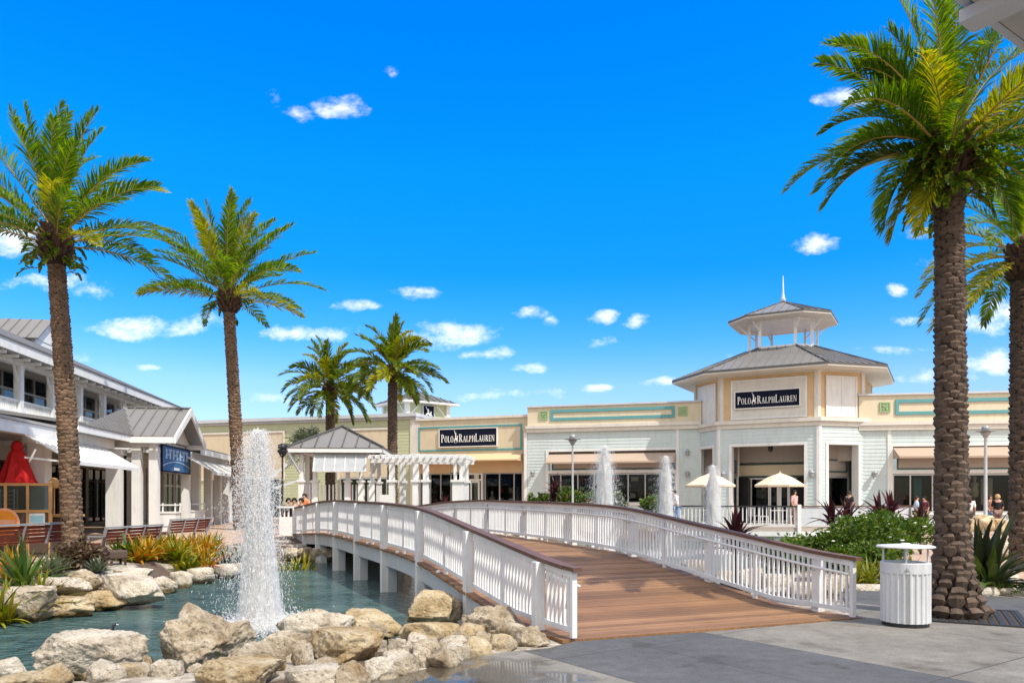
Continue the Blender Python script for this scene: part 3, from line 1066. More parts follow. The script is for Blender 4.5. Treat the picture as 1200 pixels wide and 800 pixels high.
RK = [
    (31, 159, 741, 796, -.32, 'rockpale', 1, 'long flat-topped pale boulder lying in the water, biggest at the lower left', dict(flat=.55, deep=.5, lump=.8)),
    (166, 276, 707, 791, -.30, 'rock', 2, 'huge rounded pitted boulder, tallest of the near shore', dict(deep=.85, lump=1.2)),
    (171, 209, 772, 802, -.10, 'rockpale', 3, 'small pale block in front of the huge pitted boulder', {}),
    (88, 172, 783, 806, -.12, 'rock', 4, 'low rough rock in front of the long flat boulder', dict(flat=.6)),
    (-16, 22, 771, 797, -.30, 'rockpale', 5, 'smooth pale rock at the lower left edge of the pond', {}),
    (-20, 72, 794, 812, -.10, 'rockgold', 6, 'golden slab lowest at the left corner', dict(flat=.5)),
    (143, 176, 769, 789, -.33, 'rock', 7, 'small brown rock wedged between flat boulder and huge boulder', {}),
    (256, 324, 753, 797, -.15, 'rock', 8, 'brown craggy rock at the right foot of the huge boulder', dict(lump=1.3)),
    (274, 364, 738, 792, -.22, 'rock', 9, 'broad grey-brown boulder right of the huge pitted one, in front of the fountain', dict(deep=.7)),
    (318, 407, 712, 766, -.28, 'rockpale', 10, 'large pale slanted boulder just right of the fountain foot', dict(deep=.7, lump=1.2)),
    (215, 315, 777, 806, -.02, 'rockgold', 11, 'flat sandy slab low in front of the huge boulder', dict(flat=.5)),
    (402, 468, 715, 749, -.30, 'rockgold', 12, 'brown layered rock left of the flat golden slab', dict(flat=.6)),
    (476, 541, 690, 737, -.32, 'rockgold', 13, 'tall peaked boulder standing under the bridge edge', dict(deep=.8, lump=.8)),
    (465, 541, 728, 760, -.20, 'rockgold', 14, 'wide golden slab in front of the tall peaked boulder', dict(flat=.45, deep=.6)),
    (546, 618, 709, 750, -.12, 'rock', 15, 'big grey-white boulder against the bridge ramp', dict(lump=1.2, deep=.7)),
    (358, 444, 738, 785, -.10, 'rockgold', 16, 'long golden slab sloping down among the front rocks', dict(flat=.5, deep=.8)),
    (419, 452, 746, 769, -.08, 'rockpale', 17, 'white block behind the front row, on the golden slab end', {}),
    (453, 484, 746, 769, -.10, 'rockpale', 18, 'white block next to the flat golden slab', {}),
    (447, 482, 761, 790, -.04, 'rockpale', 19, 'square pale stone at the pavement corner, second from the puddle', {}),
    (479, 509, 756, 784, -.04, 'rockpale', 20, 'square pale stone at the edge of the puddle', {}),
    (509, 549, 755, 777, -.03, 'rockpale', 21, 'flat pale stone bordering the puddle', dict(flat=.6)),
    (338, 366, 748, 790, -.10, 'rock', 22, 'pockmarked upright rock in the middle of the front row', dict(lump=1.4)),
    (390, 432, 774, 806, -.02, 'rock', 23, 'tawny stone in the front row by the picture foot', dict(lump=1.2)),
    (425, 460, 768, 799, -.03, 'rockpale', 24, 'pale grey stone in the front row nearest the pavement', {}),
    (328, 395, 782, 806, -.02, 'rockpale', 25, 'low pale slab at the foot of the pockmarked rock', dict(flat=.5)),
    (539, 554, 718, 740, -.20, 'rock', 26, 'small pointed stone by the first bridge post', {}),
    (547, 582, 739, 760, -.08, 'rock', 27, 'rough rubble stone under the big grey-white boulder', dict(lump=1.4)),
    (579, 608, 745, 762, -.03, 'rock', 28, 'small rubble stone next to the pavement corner', dict(lump=1.4)),
    (602, 644, 734, 757, -.02, 'rock', 29, 'lumpy brown stone touching the bridge ramp end', dict(lump=1.5)),
    (526, 553, 738, 758, -.08, 'rock', 30, 'small rubble stone right of the golden slab', dict(lump=1.4)),
    (428, 452, 727, 745, -.22, 'rock', 31, 'small brown stone half hidden behind the golden slabs', {}),
    # far left shore
    (-8, 52, 686, 730, -.34, 'rock', 41, 'large sloping slab at the far left water edge', dict(flat=.5)),
    (20, 90, 676, 697, -.02, 'rockpale', 42, 'flat white slab on top of the left bank', dict(flat=.45)),
    (69, 112, 667, 693, -.02, 'rock', 43, 'rounded pitted rock on the left bank below the palm', dict(lump=1.3)),
    (36, 102, 699, 724, -.36, 'rockgold', 44, 'low ochre rock with dark hollows at the left water edge', dict(flat=.7)),
    (64, 141, 691, 714, -.32, 'rockgold', 45, 'ochre slab under the large white slab on the left bank', dict(flat=.5)),
    (114, 183, 675, 708, -.25, 'rockpale', 46, 'large white slab tilted towards the water on the left bank', dict(flat=.45, tilt=(0, .14))),
    (123, 168, 666, 682, -.02, 'rockpale', 47, 'flat white stone behind the large tilted slab', dict(flat=.5)),
    (159, 178, 672, 685, -.02, 'rockpale', 48, 'small white stone beside the large tilted slab', {}),
    (169, 204, 674, 694, -.34, 'rockpale', 49, 'pale block ending the left boulders, next to the kerb stones', {}),
]
for x0, x1, y0, y1, zb, mt, sd, lb, kw in RK:
    rock_px(x0, x1, y0, y1, zb, mt, sd, lb, sub=6 if sd in (1, 2) else 5, **kw)
rgr = random.Random(77)
for i in range(26):
    px, py = [(470, 792), (455, 800), (560, 770), (590, 762), (520, 785), (380, 790), (410, 770), (440, 752), (300, 795), (230, 785), (555, 752), (620, 757), (500, 768), (465, 780), (350, 770),
              (270, 800), (150, 792), (120, 800), (60, 806), (375, 765), (530, 765), (600, 750), (575, 740), (490, 748), (400, 752), (315, 790)][i]
    p = ground_at(px, py, -.06)
    s_ = rgr.uniform(.16, .36)
    rock('rubble_stone', M[rgr.choice(['rock', 'rockpale', 'rockgold'])], (p.x, p.y, ground_h(p.x, p.y) + s_ * .18), (s_ * 1.15, s_, s_ * .75), 400 + i, 'small rubble stone wedged between the big near shore boulders',
         'rubble stones of the near shore', rz=rgr.uniform(0, 6), lump=1.3, sub=3)
# kerb stones along the left shore towards the bridge, and the low wall by the bridge end
KS = [(195, 222, 668, 689), (216, 247, 664, 684), (244, 275, 660, 678), (272, 300, 657, 674)]
for i, (x0, x1, y0, y1) in enumerate(KS):
    rock_px(x0, x1, y0, y1, -.35, 'rockpale', 60 + i, ['yellowish kerb stone nearest the left boulders', 'second kerb stone along the left shore', 'third kerb stone, just left of the fountain',
            'kerb stone behind the fountain spray'][i], 'kerb stones of the left shore', sub=3, flat=.6, deep=.7)
k = 0
for row in range(2):
    for i in range(4):
        x0 = 326 + i * 15 + row * 6
        rock_px(x0, x0 + 17, 649 - row * 8, 658 - row * 8, -.34 + row * .22, 'rock', 70 + k, ('lower' if row == 0 else 'upper') + ' course wall stone by the far bridge end, ' + ['first', 'second', 'third', 'fourth'][i] + ' from the fountain',
                'low stone wall at the far bridge end', sub=3, flat=.7, deep=1)
        k += 1
# stones on the right bank
RS = [(868, 900, 664, 688, -.25, 'rockpale', 'pale stone seen through the balusters, farthest along the right bank'), (895, 935, 672, 697, -.2, 'rockpale', 'pale stone seen through the balusters, middle of the right bank'),
      (930, 968, 681, 704, -.1, 'rockpale', 'pale stone seen through the balusters, closest to the big bush'), (962, 1006, 672, 698, -.05, 'rock', 'brownish stone behind the last baluster panel'),
      (800, 840, 655, 678, -.3, 'rockpale', 'pale stone at the water by the dark red plant'), (842, 872, 668, 686, -.28, 'rock', 'dull stone at the water behind the railing'),
      (1003, 1042, 684, 693, -.02, 'rockpale', 'flat border stone left of the litter bin'), (1040, 1074, 683, 692, -.02, 'rockpale', 'flat border stone behind the litter bin'),
      (1143, 1176, 687, 698, 0, 'rockpale', 'flat border stone right of the big palm'), (1174, 1210, 688, 698, 0, 'rockpale', 'flat border stone at the right edge'),
      (1125, 1150, 606, 626, .2, 'rockgold', 'golden rock left in the heap behind the dark leaved plant'), (1146, 1170, 602, 624, .2, 'rockgold', 'golden rock topmost in the heap behind the dark leaved plant'),
      (1166, 1186, 606, 624, .2, 'rockgold', 'golden rock right in the heap by the second palm'), (1128, 1152, 622, 642, .05, 'rockpale', 'pale rock below the golden heap'),
      (1172, 1206, 634, 654, .02, 'rockpale', 'white rock at the foot of the second palm'), (1166, 1204, 670, 683, 0, 'rockpale', 'long white stone in front of the second palm')]
for i, (x0, x1, y0, y1, zb, mt, lb) in enumerate(RS):
    rock_px(x0, x1, y0, y1, zb, mt, 90 + i, lb, 'border stones on the right bank', sub=3, flat=.65)

# ------------------------------------------------------------------ palms


def frond(mb, rg, base, az, el, L, droop, nleaf, llen, lw, wind=(0, 0, 0), seg=12, bare=.14, roll=0, mi=0):
    d = Vector((math.cos(az) * math.cos(el), math.sin(az) * math.cos(el), math.sin(el)))
    side0 = Vector((-math.sin(az), math.cos(az), 0))
    p = Vector(base)
    pts, dirs = [p.copy()], [d.copy()]
    for i in range(seg):
        t = i / seg
        d = (d + Vector((0, 0, -droop * (.35 + 1.3 * t) / seg)) + Vector(wind) * (t / seg)).normalized()
        p = p + d * L / seg
        pts.append(p.copy())
        dirs.append(d.copy())
    mb.tube(pts, [.024 * (1 - .86 * i / seg) * (L / 3) ** .7 for i in range(seg + 1)], 5, 1)
    for k in range(nleaf):
        t = bare + (1 - bare) * (k + rg.random() * .6) / nleaf
        x = min(t * seg, seg - 1e-3)
        i = int(x)
        f = x - i
        q = pts[i].lerp(pts[i + 1], f)
        dd = dirs[i].lerp(dirs[i + 1], f).normalized()
        sd = (side0 - dd * side0.dot(dd))
        sd.normalize()
        up = dd.cross(sd)
        if roll:
            sd, up = sd * math.cos(roll) + up * math.sin(roll), up * math.cos(roll) - sd * math.sin(roll)
        u = (t - bare) / (1 - bare)
        prof = (.40 + .60 * min(1, u / .28)) * (1 - .62 * max(0, (u - .45) / .55) ** 1.5)
        for s in (-1, 1):
            fa = R(rg.uniform(28, 44) + 30 * u)
            v = rg.uniform(.05, .55)
            l = llen * prof * rg.uniform(.82, 1.1)
            ld = (sd * s * math.cos(fa) + dd * math.sin(fa) + up * v).normalized()
            wv = ld.cross(up * .8 + sd * s * -.3 + Vector((rg.uniform(-.3, .3), rg.uniform(-.3, .3), rg.uniform(-.3, .3))))
            if wv.length < .01:
                continue
            wv = wv.normalized() * lw * .5 * rg.uniform(.8, 1.2)
            m = q + ld * l * .55
            ld2 = (ld + Vector((0, 0, -.38)) + Vector(wind) * .25).normalized()
            e = m + ld2 * l * .48
            mb.add([q - wv * .5, q + wv * .5, m + wv, m - wv, e], [(0, 1, 2, 3), (3, 2, 4)], mi)


def trunk_mesh(rg, H, r0, r1, bh, mats_scale=1, flare=0, lean=(0, 0)):
    """core plus overlapping leaf-base scars set in spirals"""
    mb = MB()

    def rad(z):
        t = z / H
        return r0 + (r1 - r0) * t + flare * math.exp(-z / .35)

    def ax(z):
        t = max(0, z / H)
        return Vector((lean[0] * t ** 1.3, lean[1] * t ** 1.3, z))
    n = 14
    prof = [i * H / 40 for i in range(41)]
    mb.tube([ax(z) for z in prof], [rad(z) * .93 for z in prof], n, 1)
    z, row = .02, 0
    while z < H:
        r = rad(z)
        bz = bh * (1.2 - .62 * (z / H) ** .8)
        cnt = max(7, round(2 * PI * r / (bh * 1.75)))
        for k in range(cnt):
            a = 2 * PI * (k + .5 * (row % 2)) / cnt + rg.uniform(-.06, .06)
            hw = PI / cnt * rg.uniform(.82, 1.22)
            zz = z + rg.uniform(-.24, .24) * bz
            h = bz * rg.uniform(.9, 1.35)
            c = ax(zz)
            out = r * rg.uniform(1.04, 1.17) + .006

            def P(aa, rr, dz):
                return (c.x + math.cos(aa) * rr, c.y + math.sin(aa) * rr, zz + dz)
            mb.add([P(a - hw, r * .95, h * .35), P(a - hw * .6, r * .97, 0), P(a, r * .98, -h * .15), P(a + hw * .6, r * .97, 0), P(a + hw, r * .95, h * .35),
                    P(a - hw * .75, out * .985, h * .62), P(a, out, h * .68), P(a + hw * .75, out * .985, h * .62),
                    P(a - hw * .7, r * .94, h * 1.0), P(a, r * .95, h * 1.08), P(a + hw * .7, r * .94, h * 1.0)],
                   [(0, 1, 5), (1, 2, 6, 5), (2, 3, 7, 6), (3, 4, 7), (5, 6, 9, 8), (6, 7, 10, 9), (0, 5, 8), (4, 10, 7)], 0)
        z += bz * .86
        row += 1
    return mb, ax


def palm(name, label, x, y, z0, H, r0, r1, L, seed, nfr=44, nleaf=55, llen=.42, lw=.03, bh=.13, flare=0, lean=(0, 0), fern=0, boot=(.34, .9), leaf='palm', wind=(.25, 0, 0),
         emin=-30, emax=86, extra=(), trunkm='trunk', skip=None, droop=(.9, 1.5), bare=.17, light=.18, short=0):
    rg = random.Random(seed)
    t = thing(name, label, 'palm tree', (x, y, z0), 0, 'date palms')
    mb, ax = trunk_mesh(rg, H, r0, r1, bh, 1, flare, lean)
    mb.build('trunk', [M[trunkm], M['trunkdark']], t)
    top = ax(H)
    # the swollen head of old leaf bases under the crown
    bm_ = MB()
    br_, bhh = boot
    bm_.lathe([(r1 * .9, -.05), (br_ * .8, bhh * .18), (br_, bhh * .45), (br_ * .85, bhh * .8), (br_ * .45, bhh * 1.05), (.05, bhh * 1.15)], 14, top, 1)
    nst = 90
    for k in range(nst):
        a = k * 2.39996 + rg.uniform(-.1, .1)
        f = k / nst
        zz = bhh * (.05 + .85 * f)
        r = br_ * (.80 + .22 * math.sin(PI * min(1, f * 1.1)))
        p = top + Vector((math.cos(a) * r * .85, math.sin(a) * r * .85, zz))
        q = p + Vector((math.cos(a), math.sin(a), 1.2 + f)).normalized() * rg.uniform(.10, .2) * br_ / .3
        bm_.bar(p, q, .075 * br_ / .3, .03, 0, up=(math.cos(a), math.sin(a), .3))
    bm_.build('leaf_bases', [M['boot'], M['trunkdark']], t)
    cr = MB()
    cb_ = top + Vector((0, 0, bhh * .92))
    for k in range(nfr):
        f = (k + .5) / nfr
        az = k * 2.39996 + rg.uniform(-.25, .25)
        el = R(emax + (emin - emax) * f ** .85 + rg.uniform(-7, 7))
        if skip and skip(az % (2 * PI), el):
            continue
        l = L * rg.uniform(.85, 1.08) * (1 - .12 * (f > .85)) * (1 - short * f)
        dr = droop[0] + (droop[1] - droop[0]) * rg.random()
        b = cb_ + Vector((math.cos(az), math.sin(az), 0)) * br_ * .35 * f + Vector((0, 0, -bhh * .45 * f))
        frond(cr, rg, b, az, el, l, dr, nleaf, llen, lw, wind, roll=rg.uniform(-.7, .7), bare=bare, mi=2 if rg.random() < light else 0)
    for az, el, l, dr in extra:
        frond(cr, rg, cb_ + Vector((0, 0, -bhh * .25)), R(az), R(el + 4), l * .80, dr, int(nleaf * 1.15), llen, lw, (0, 0, 0), roll=rg.uniform(-.3, .3), mi=2 if rg.random() < light * .7 else 0)
    cr.build('crown', [M[leaf], M['petiole'], M['palmlight']], t)
    if fern:
        fm = MB()
        for k in range(fern):
            a = rg.uniform(0, 2 * PI)
            zz = rg.uniform(-.15, bhh * .75)
            p = top + Vector((math.cos(a) * br_ * .8, math.sin(a) * br_ * .8, zz))
            frond(fm, rg, p, a, R(rg.uniform(-20, 60)), rg.uniform(.28, .55) * br_ / .3, 1.9, 12, .10 * br_ / .3, .05 * br_ / .3, seg=5, bare=.1)
        fm.build('fern_foliage', [M['fern'], M['petiole']], t)
    return t


palm('date_palm', 'tall date palm at the far left with fern ringed head and pale patterned trunk', -10.0, 17.5, .12, 6.75, .215, .175, 2.85, 11, nfr=40, nleaf=64, llen=.50, lw=.036, bh=.12,
     lean=(-.38, 0), fern=34, boot=(.34, .95), wind=(.45, 0, .1), emin=10, emax=88, trunkm='trunk2', droop=(.6, 1.35))
p2 = at(281, 32.0, z=.15)
palm('date_palm', 'date palm with upswept crown behind the tall fountain', p2.x, p2.y, .15, 9.1, .26, .22, 3.8, 12, nfr=42, nleaf=60, llen=.62, lw=.055, bh=.17,
     lean=(-.45, 0), fern=20, boot=(.45, 1.1), wind=(.55, 0, .15), emin=6, emax=88, trunkm='trunk2', droop=(.45, 1.25))
p3 = at(387, 42, z=.2)
palm('date_palm', 'distant date palm rising behind the small pavilion roof', p3.x, p3.y, .2, 6.7, .27, .23, 2.8, 13, nfr=46, nleaf=46, llen=.58, lw=.07, bh=.22, boot=(.40, 1.0), leaf='palmfar',
     wind=(.15, 0, 0), emin=-18, emax=85, droop=(.9, 1.9))
p4 = at(460, 38.5, z=.2)
palm('date_palm', 'distant slim date palm beside the white pergola', p4.x, p4.y, .2, 7.1, .25, .22, 2.6, 14, nfr=46, nleaf=44, llen=.55, lw=.07, bh=.2, boot=(.36, .9), leaf='palmfar',
     wind=(.2, 0, 0), emin=-12, emax=88, droop=(.9, 1.9))
# near right palm: the hanging old fronds on its left side are set one by one
EX = [(176, 30, 2.2, 2.2), (186, 18, 2.35, 1.5), (168, 8, 2.3, 1.6), (200, -4, 2.1, 2.3), (184, -14, 1.9, 2.6), (172, -38, 1.75, 1.8), (212, -48, 1.75, 1.4), (160, 45, 2.3, 1.6), (190, 55, 2.2, 1.3),
      (205, 40, 2.2, 1.8), (150, 62, 2.4, 1.0), (182, 68, 2.3, .9), (350, 10, 2.2, 1.6), (5, 25, 2.2, 1.6), (20, -5, 2.1, 1.8), (340, -15, 2.0, 1.6), (10, 50, 2.2, 1.3)]
pn = ground_at(1121, 722, 0)
palm('date_palm', 'big near date palm on the right with thick rough trunk and fern covered head', pn.x, pn.y + .1, 0, 5.75, .205, .168, 2.6, 15, nfr=32, nleaf=80, llen=.42, lw=.026, bh=.115, flare=.24,
     lean=(-.05, 0), fern=170, boot=(.30, .85), wind=(-.1, 0, 0), emin=16, emax=88, short=.26, extra=EX, droop=(.8, 1.7))
p6 = at(1199, 16.6, z=0)
palm('date_palm', 'second date palm at the right picture edge behind the near one', p6.x, p6.y, .05, 6.2, .26, .23, 2.4, 16, nfr=40, nleaf=60, llen=.44, lw=.034, bh=.13,
     boot=(.34, .85), wind=(0, 0, 0), emin=-28, emax=86, droop=(.9, 1.8))

# a fan palm behind the pavilion
fp = at(362, 40, z=.2)
t = thing('fan_palm', 'grey green fan palm behind the small pavilion', 'palm tree', fp)
mb, _ = trunk_mesh(random.Random(3), 3.7, .2, .18, .2)
mb.build('trunk', [M['trunk2'], M['trunkdark']], t)
mb = MB()
rg = random.Random(31)
for k in range(34):
    a = k * 2.39996
    el = R(80 - 110 * k / 34 + rg.uniform(-8, 8))
    d_ = Vector((math.cos(a) * math.cos(el), math.sin(a) * math.cos(el), math.sin(el)))
    b = Vector((0, 0, 3.7))
    e = b + d_ * rg.uniform(.7, 1.0)
    mb.bar(b, e, .03, .02, 1)
    sd = Vector((-math.sin(a), math.cos(a), 0))
    up = d_.cross(sd)
    for j in range(15):
        an = R(-105 + 15 * j)
        dd = (d_ * math.cos(an) + sd * math.sin(an) + up * .12 * abs(math.sin(an))).normalized()
        l = rg.uniform(.65, .9)
        wv = dd.cross(up).normalized() * .04
        m = e + dd * l * .6
        mb.add([e, m + wv, e + dd * l + Vector((0, 0, -.2)), m - wv], [(0, 1, 2, 3)], 0)
mb.build('crown', [M['greyleaf'], M['petiole']], t)


# ------------------------------------------------------------------ shrubs and spiky plants
def shrub(name, label, cat, loc, dims, n, size, leaf, seed, group=None, flowers=None, sub=()):
    rg = random.Random(seed)
    t = thing(name, label, cat, loc, rg.uniform(0, 6), group)
    st = MB()
    for k in range(9):
        a = rg.uniform(0, 2 * PI)
        e = Vector((math.cos(a) * dims[0] * .33 * rg.random(), math.sin(a) * dims[1] * .33 * rg.random(), dims[2] * rg.uniform(.5, .8)))
        st.tube([(0, 0, -.05), e * .5 + Vector((rg.uniform(-.04, .04), 0, 0)), e], [.018, .013, .006], 5)
    st.build('stem', M['trunkdark'], t)
    mb = MB()
    lobes = [(Vector((rg.uniform(-.36, .36) * dims[0], rg.uniform(-.34, .34) * dims[1], rg.uniform(.25, .72) * dims[2])), rg.uniform(.22, .5)) for _ in range(17)]
    fl = MB()
    for k in range(n):
        c, s = lobes[k % 17]
        v = Vector((rg.gauss(0, 1), rg.gauss(0, 1), rg.gauss(0, 1))).normalized()
        r = s * (.45 + .6 * rg.random() ** .6) * (1.3 if rg.random() < .06 else 1)
        p = c + Vector((v.x * dims[0] * .5 * r, v.y * dims[1] * .5 * r, v.z * dims[2] * .62 * r))
        if p.z < .02:
            p.z = rg.uniform(.02, .15 * dims[2])
        d = (v * .7 + Vector((rg.uniform(-1, 1), rg.uniform(-1, 1), rg.uniform(-.3, 1)))).normalized()
        w_ = d.cross(Vector((rg.uniform(-1, 1), rg.uniform(-1, 1), rg.uniform(-1, 1)))).normalized()
        l = size * rg.uniform(.6, 1.3)
        m = p + d * l * .5
        mb.add([p, m + w_ * l * .24, p + d * l + Vector((0, 0, -.1 * l)), m - w_ * l * .24], [(0, 1, 2, 3)])
        if flowers and rg.random() < flowers[1] and p.z > dims[2] * .4:
            fl.lathe([(.005, -.015), (flowers[2], .005), (flowers[2] * .7, .02), (.004, .015)], 5, p + v * .05)
    mb.build('foliage', M[leaf], t)
    if flowers:
        fl.build('blossom', M[flowers[0]], t)
    return t


def strap_plant(name, label, cat, loc, n, L, wd, leaf, seed, group=None, el=(30, 85), droop=1.3, stem=0, seg=6, heads=1, spread=0):
    rg = random.Random(seed)
    t = thing(name, label, cat, loc, rg.uniform(0, 6), group)
    if stem:
        sm = MB()
        sm.tube([(0, 0, -.1), (.02, 0, stem * .5), (0, .01, stem)], [.035, .03, .03], 7)
        sm.build('stem', M['trunkdark'], t)
    mb = MB()
    for h in range(heads):
        hc = Vector((rg.uniform(-spread, spread), rg.uniform(-spread, spread), stem * (1 if h == 0 else rg.uniform(.5, .9))))
        for k in range(n):
            a = k * 2.39996 + rg.uniform(-.3, .3)
            e = R(el[1] + (el[0] - el[1]) * (k / n) + rg.uniform(-8, 8))
            l = L * rg.uniform(.7, 1.1)
            d = Vector((math.cos(a) * math.cos(e), math.sin(a) * math.cos(e), math.sin(e)))
            sd = Vector((-math.sin(a), math.cos(a), 0))
            p = hc + Vector((math.cos(a), math.sin(a), 0)) * .02 + Vector((0, 0, rg.uniform(-.25, 0) * stem))
            vs = []
            for i in range(seg + 1):
                tt = i / seg
                ww = wd * .5 * (.5 + 1.2 * tt if tt < .4 else (1 - ((tt - .4) / .6) ** 1.8) * .98 + .02)
                up = sd.cross(d)
                vs += [p - sd * ww + up * ww * -.35, p + up * ww * .25 * 0, p + sd * ww + up * ww * -.35]
                d = (d + Vector((0, 0, -droop * (.3 + tt) / seg))).normalized()
                p = p + d * l / seg
            fs = []
            for i in range(seg):
                o = i * 3
                fs += [(o, o + 1, o + 4, o + 3), (o + 1, o + 2, o + 5, o + 4)]
            mb.add(vs, fs)
    mb.build('foliage', M[leaf], t, smooth=True)
    return t


def gz(px, py, z=0):
    p = ground_at(px, py, z)
    for _ in range(4):
        p = ground_at(px, py, base_h(p.x, p.y))
    return Vector((p.x, p.y, ground_h(p.x, p.y)))


# left bed: bromeliads in front of the benches
BR = [(146, 656, 'greenspike', 'dark green spiky plant at the left end of the bed before the benches'), (166, 657, 'croton', 'yellow clump in the bed, just right of the green spiky plant'),
      (183, 656, 'croton', 'orange yellow clump in the bed below the middle bench'), (198, 658, 'yellowleaf', 'yellow green clump in the bed between two benches'),
      (215, 655, 'croton', 'bright orange clump in the bed below the right bench, nearest the water'), (228, 650, 'croton', 'tall orange clump in the bed behind the bright orange one'),
      (243, 653, 'croton', 'orange clump in the bed left of the fountain'), (258, 652, 'yellowleaf', 'green yellow clump in the bed beside the fountain'),
      (272, 655, 'greyleaf', 'grey flecked clump in the bed at the fountain spray'),
      (174, 650, 'yellowleaf', 'yellow green clump behind the yellow one below the middle bench'), (191, 650, 'croton', 'golden clump behind the orange yellow one below the middle bench'),
      (207, 649, 'yellowleaf', 'pale green clump behind the bright orange one'), (221, 660, 'yellowleaf', 'low yellow clump at the gravel edge below the bright orange one'),
      (250, 646, 'croton', 'orange clump farthest back beside the fountain'), (160, 651, 'yellowleaf', 'yellow green clump behind the dark green spiky plant'), (235, 658, 'croton', 'low orange clump at the gravel edge')]
for i, (px, py, lf, lb) in enumerate(BR):
    p = gz(px, py)
    strap_plant('bromeliad', lb, 'plant', p, 26, .72 if i else .66, .075, lf, 200 + i, 'bromeliads in the left bed', heads=3, spread=.22, droop=1.2, el=(15, 80))
# far left spiky plants
for i, (px, py, lf, L, lb) in enumerate([(22, 690, 'greenspike', .95, 'tall green spiky plant at the far left on the bank'), (2, 702, 'yellowleaf', .8, 'yellow green plant at the left picture edge'),
                                         (40, 694, 'yellowleaf', .75, 'yellow leaved plant in front of the tall green spiky one'), (12, 680, 'croton', .7, 'reddish plant behind the tall spiky plant'),
                                         (62, 676, 'greyleaf', .5, 'grey green plant left of the dry bush'), (108, 672, 'greyleaf', .36, 'white flecked plant right of the dry bush')]):
    p = gz(px, py)
    strap_plant('spiky_plant', lb, 'plant', p, 30, L, .065, lf, 230 + i, 'plants on the left bank', heads=2, spread=.12, droop=.9, el=(15, 85))
p = gz(92, 668)
shrub('dry_bush', 'brown dry rounded bush at the foot of the left palm', 'bush', p, (1.05, .9, .62), 2600, .10, 'drybush', 41)
p = gz(352, 652)
strap_plant('bromeliad', 'yellow green bushy clump by the far left bridge post', 'plant', p + Vector((0, 0, .05)), 34, 1.15, .085, 'yellowleaf', 251, heads=5, spread=.42, droop=1.0, el=(15, 80))
# right bank
shrub('flowering_bush', 'big green bush with small white flowers behind the litter bin', 'bush', (7.9, 17.0, .0), (3.5, 2.4, 1.32), 15000, .10, 'bush', 42, flowers=('flower_white', .008, .05))
shrub('flowering_bush', 'lower green bush at the left foot of the big flowering bush', 'bush', (6.2, 16.6, -.05), (1.9, 1.5, .85), 3600, .12, 'bush', 43, flowers=('flower_white', .004, .04))
for i, (px, py, lb) in enumerate([(1008, 686, 'yellow striped clump left of the litter bin'), (1030, 683, 'yellow striped clump directly behind the litter bin'), (1066, 680, 'yellow striped clump between litter bin and big palm')]):
    p = gz(px, py)
    strap_plant('striped_plant', lb, 'plant', p, 24, .55, .05, 'yellowleaf', 260 + i, 'yellow striped plants behind the litter bin', heads=3, spread=.15, droop=1.1, el=(15, 80))
p = at(1158, 13.2, z=0)
strap_plant('crinum_lily', 'dark strap leaved lily right of the big palm', 'plant', p + Vector((0, 0, .05)), 34, 1.35, .13, 'crinum', 270, heads=2, spread=.2, droop=1.25, el=(10, 86))
p = at(1160, 12.9, z=0)
shrub('low_ground_cover', 'low green cover behind the right border stones', 'plant', p, (1.5, .6, .22), 2600, .06, 'greenspike', 44)
for i, (px, y, st, lb) in enumerate([(862, 13.6, 1.12, 'dark red cordyline standing just behind the bridge railing'), (975, 20, .95, 'red cordyline at the left top of the flowering bush'), (993, 21, 1.0, 'red cordyline behind the flowering bush crown'),
                                     (1030, 21.5, 1.15, 'taller red cordyline behind the flowering bush'), (1044, 21.5, 1.25, 'tallest red cordyline behind the flowering bush'), (1079, 22, .9, 'red cordyline left of the near palm trunk')]):
    p = at(px, y, z=0)
    strap_plant('cordyline', lb, 'plant', (p.x, p.y, ground_h(p.x, p.y)), 26, .66 if i == 0 else .75, .10 if i == 0 else .11, 'cordyline', 280 + i, 'red cordylines', droop=.9, stem=st, el=(-5, 88))
# planting seen under the right railing
for i, (px, py) in enumerate([(838, 700), (868, 706), (815, 690), (905, 712)]):
    p = at(px, 13.9 + .5 * (i % 2), z=0)
    p.z = ground_h(p.x, p.y)
    strap_plant('bank_plant', ['low green plant under the right railing, by the first inner post', 'low green plant under the railing right of the inner post', 'low plant at the water under the right railing', 'low plant at the railing foot near the last post'][i],
                'plant', p, 18, .30, .04, ['yellowleaf', 'greenspike', 'greenspike', 'yellowleaf'][i], 290 + i, 'plants under the right railing', heads=3, spread=.18, droop=1.1, el=(15, 75))
# flower bed before the blue shop front
for i, (px, y, nm, lf, dm, fl, lb) in enumerate([
        (632, 37.6, 'shrub', 'bush', (1.0, .8, 1.0), None, 'small green shrub left in the bed before the blue shop'),
        (654, 37.6, 'cordyline', 'cordyline', None, None, 'red leaved plant beside the lamp post in the flower bed'),
        (672, 37.4, 'shrub', 'bush', (1.5, 1, 1.35), ('flower_red', .012, .06), 'green shrub with red flowers at the lamp post foot'),
        (690, 37.4, 'shrub', 'bush', (1.4, 1, 1.2), ('flower_pink', .03, .07), 'shrub with pink flowers left of the second fountain'),
        (722, 37.4, 'shrub', 'greyleaf', (1.1, .9, 1.2), ('flower_white', .02, .06), 'pale shrub right of the second fountain'),
        (764, 37.4, 'shrub', 'bush', (1.2, .9, .9), None, 'dark green shrub between second and third fountains')]):
    p = at(px, y, z=0)
    p.z = .86
    if nm == 'cordyline':
        strap_plant(nm, lb, 'plant', p, 26, .8, .10, lf, 300 + i, 'plants in the bed before the blue shop', droop=.8, stem=1.2, el=(-10, 88), heads=2, spread=.3)
    else:
        shrub('flower_shrub', lb, 'bush', p, dm, 1500, .16, lf, 300 + i, 'plants in the bed before the blue shop', fl)
rp = at(698, 37.6, z=0)
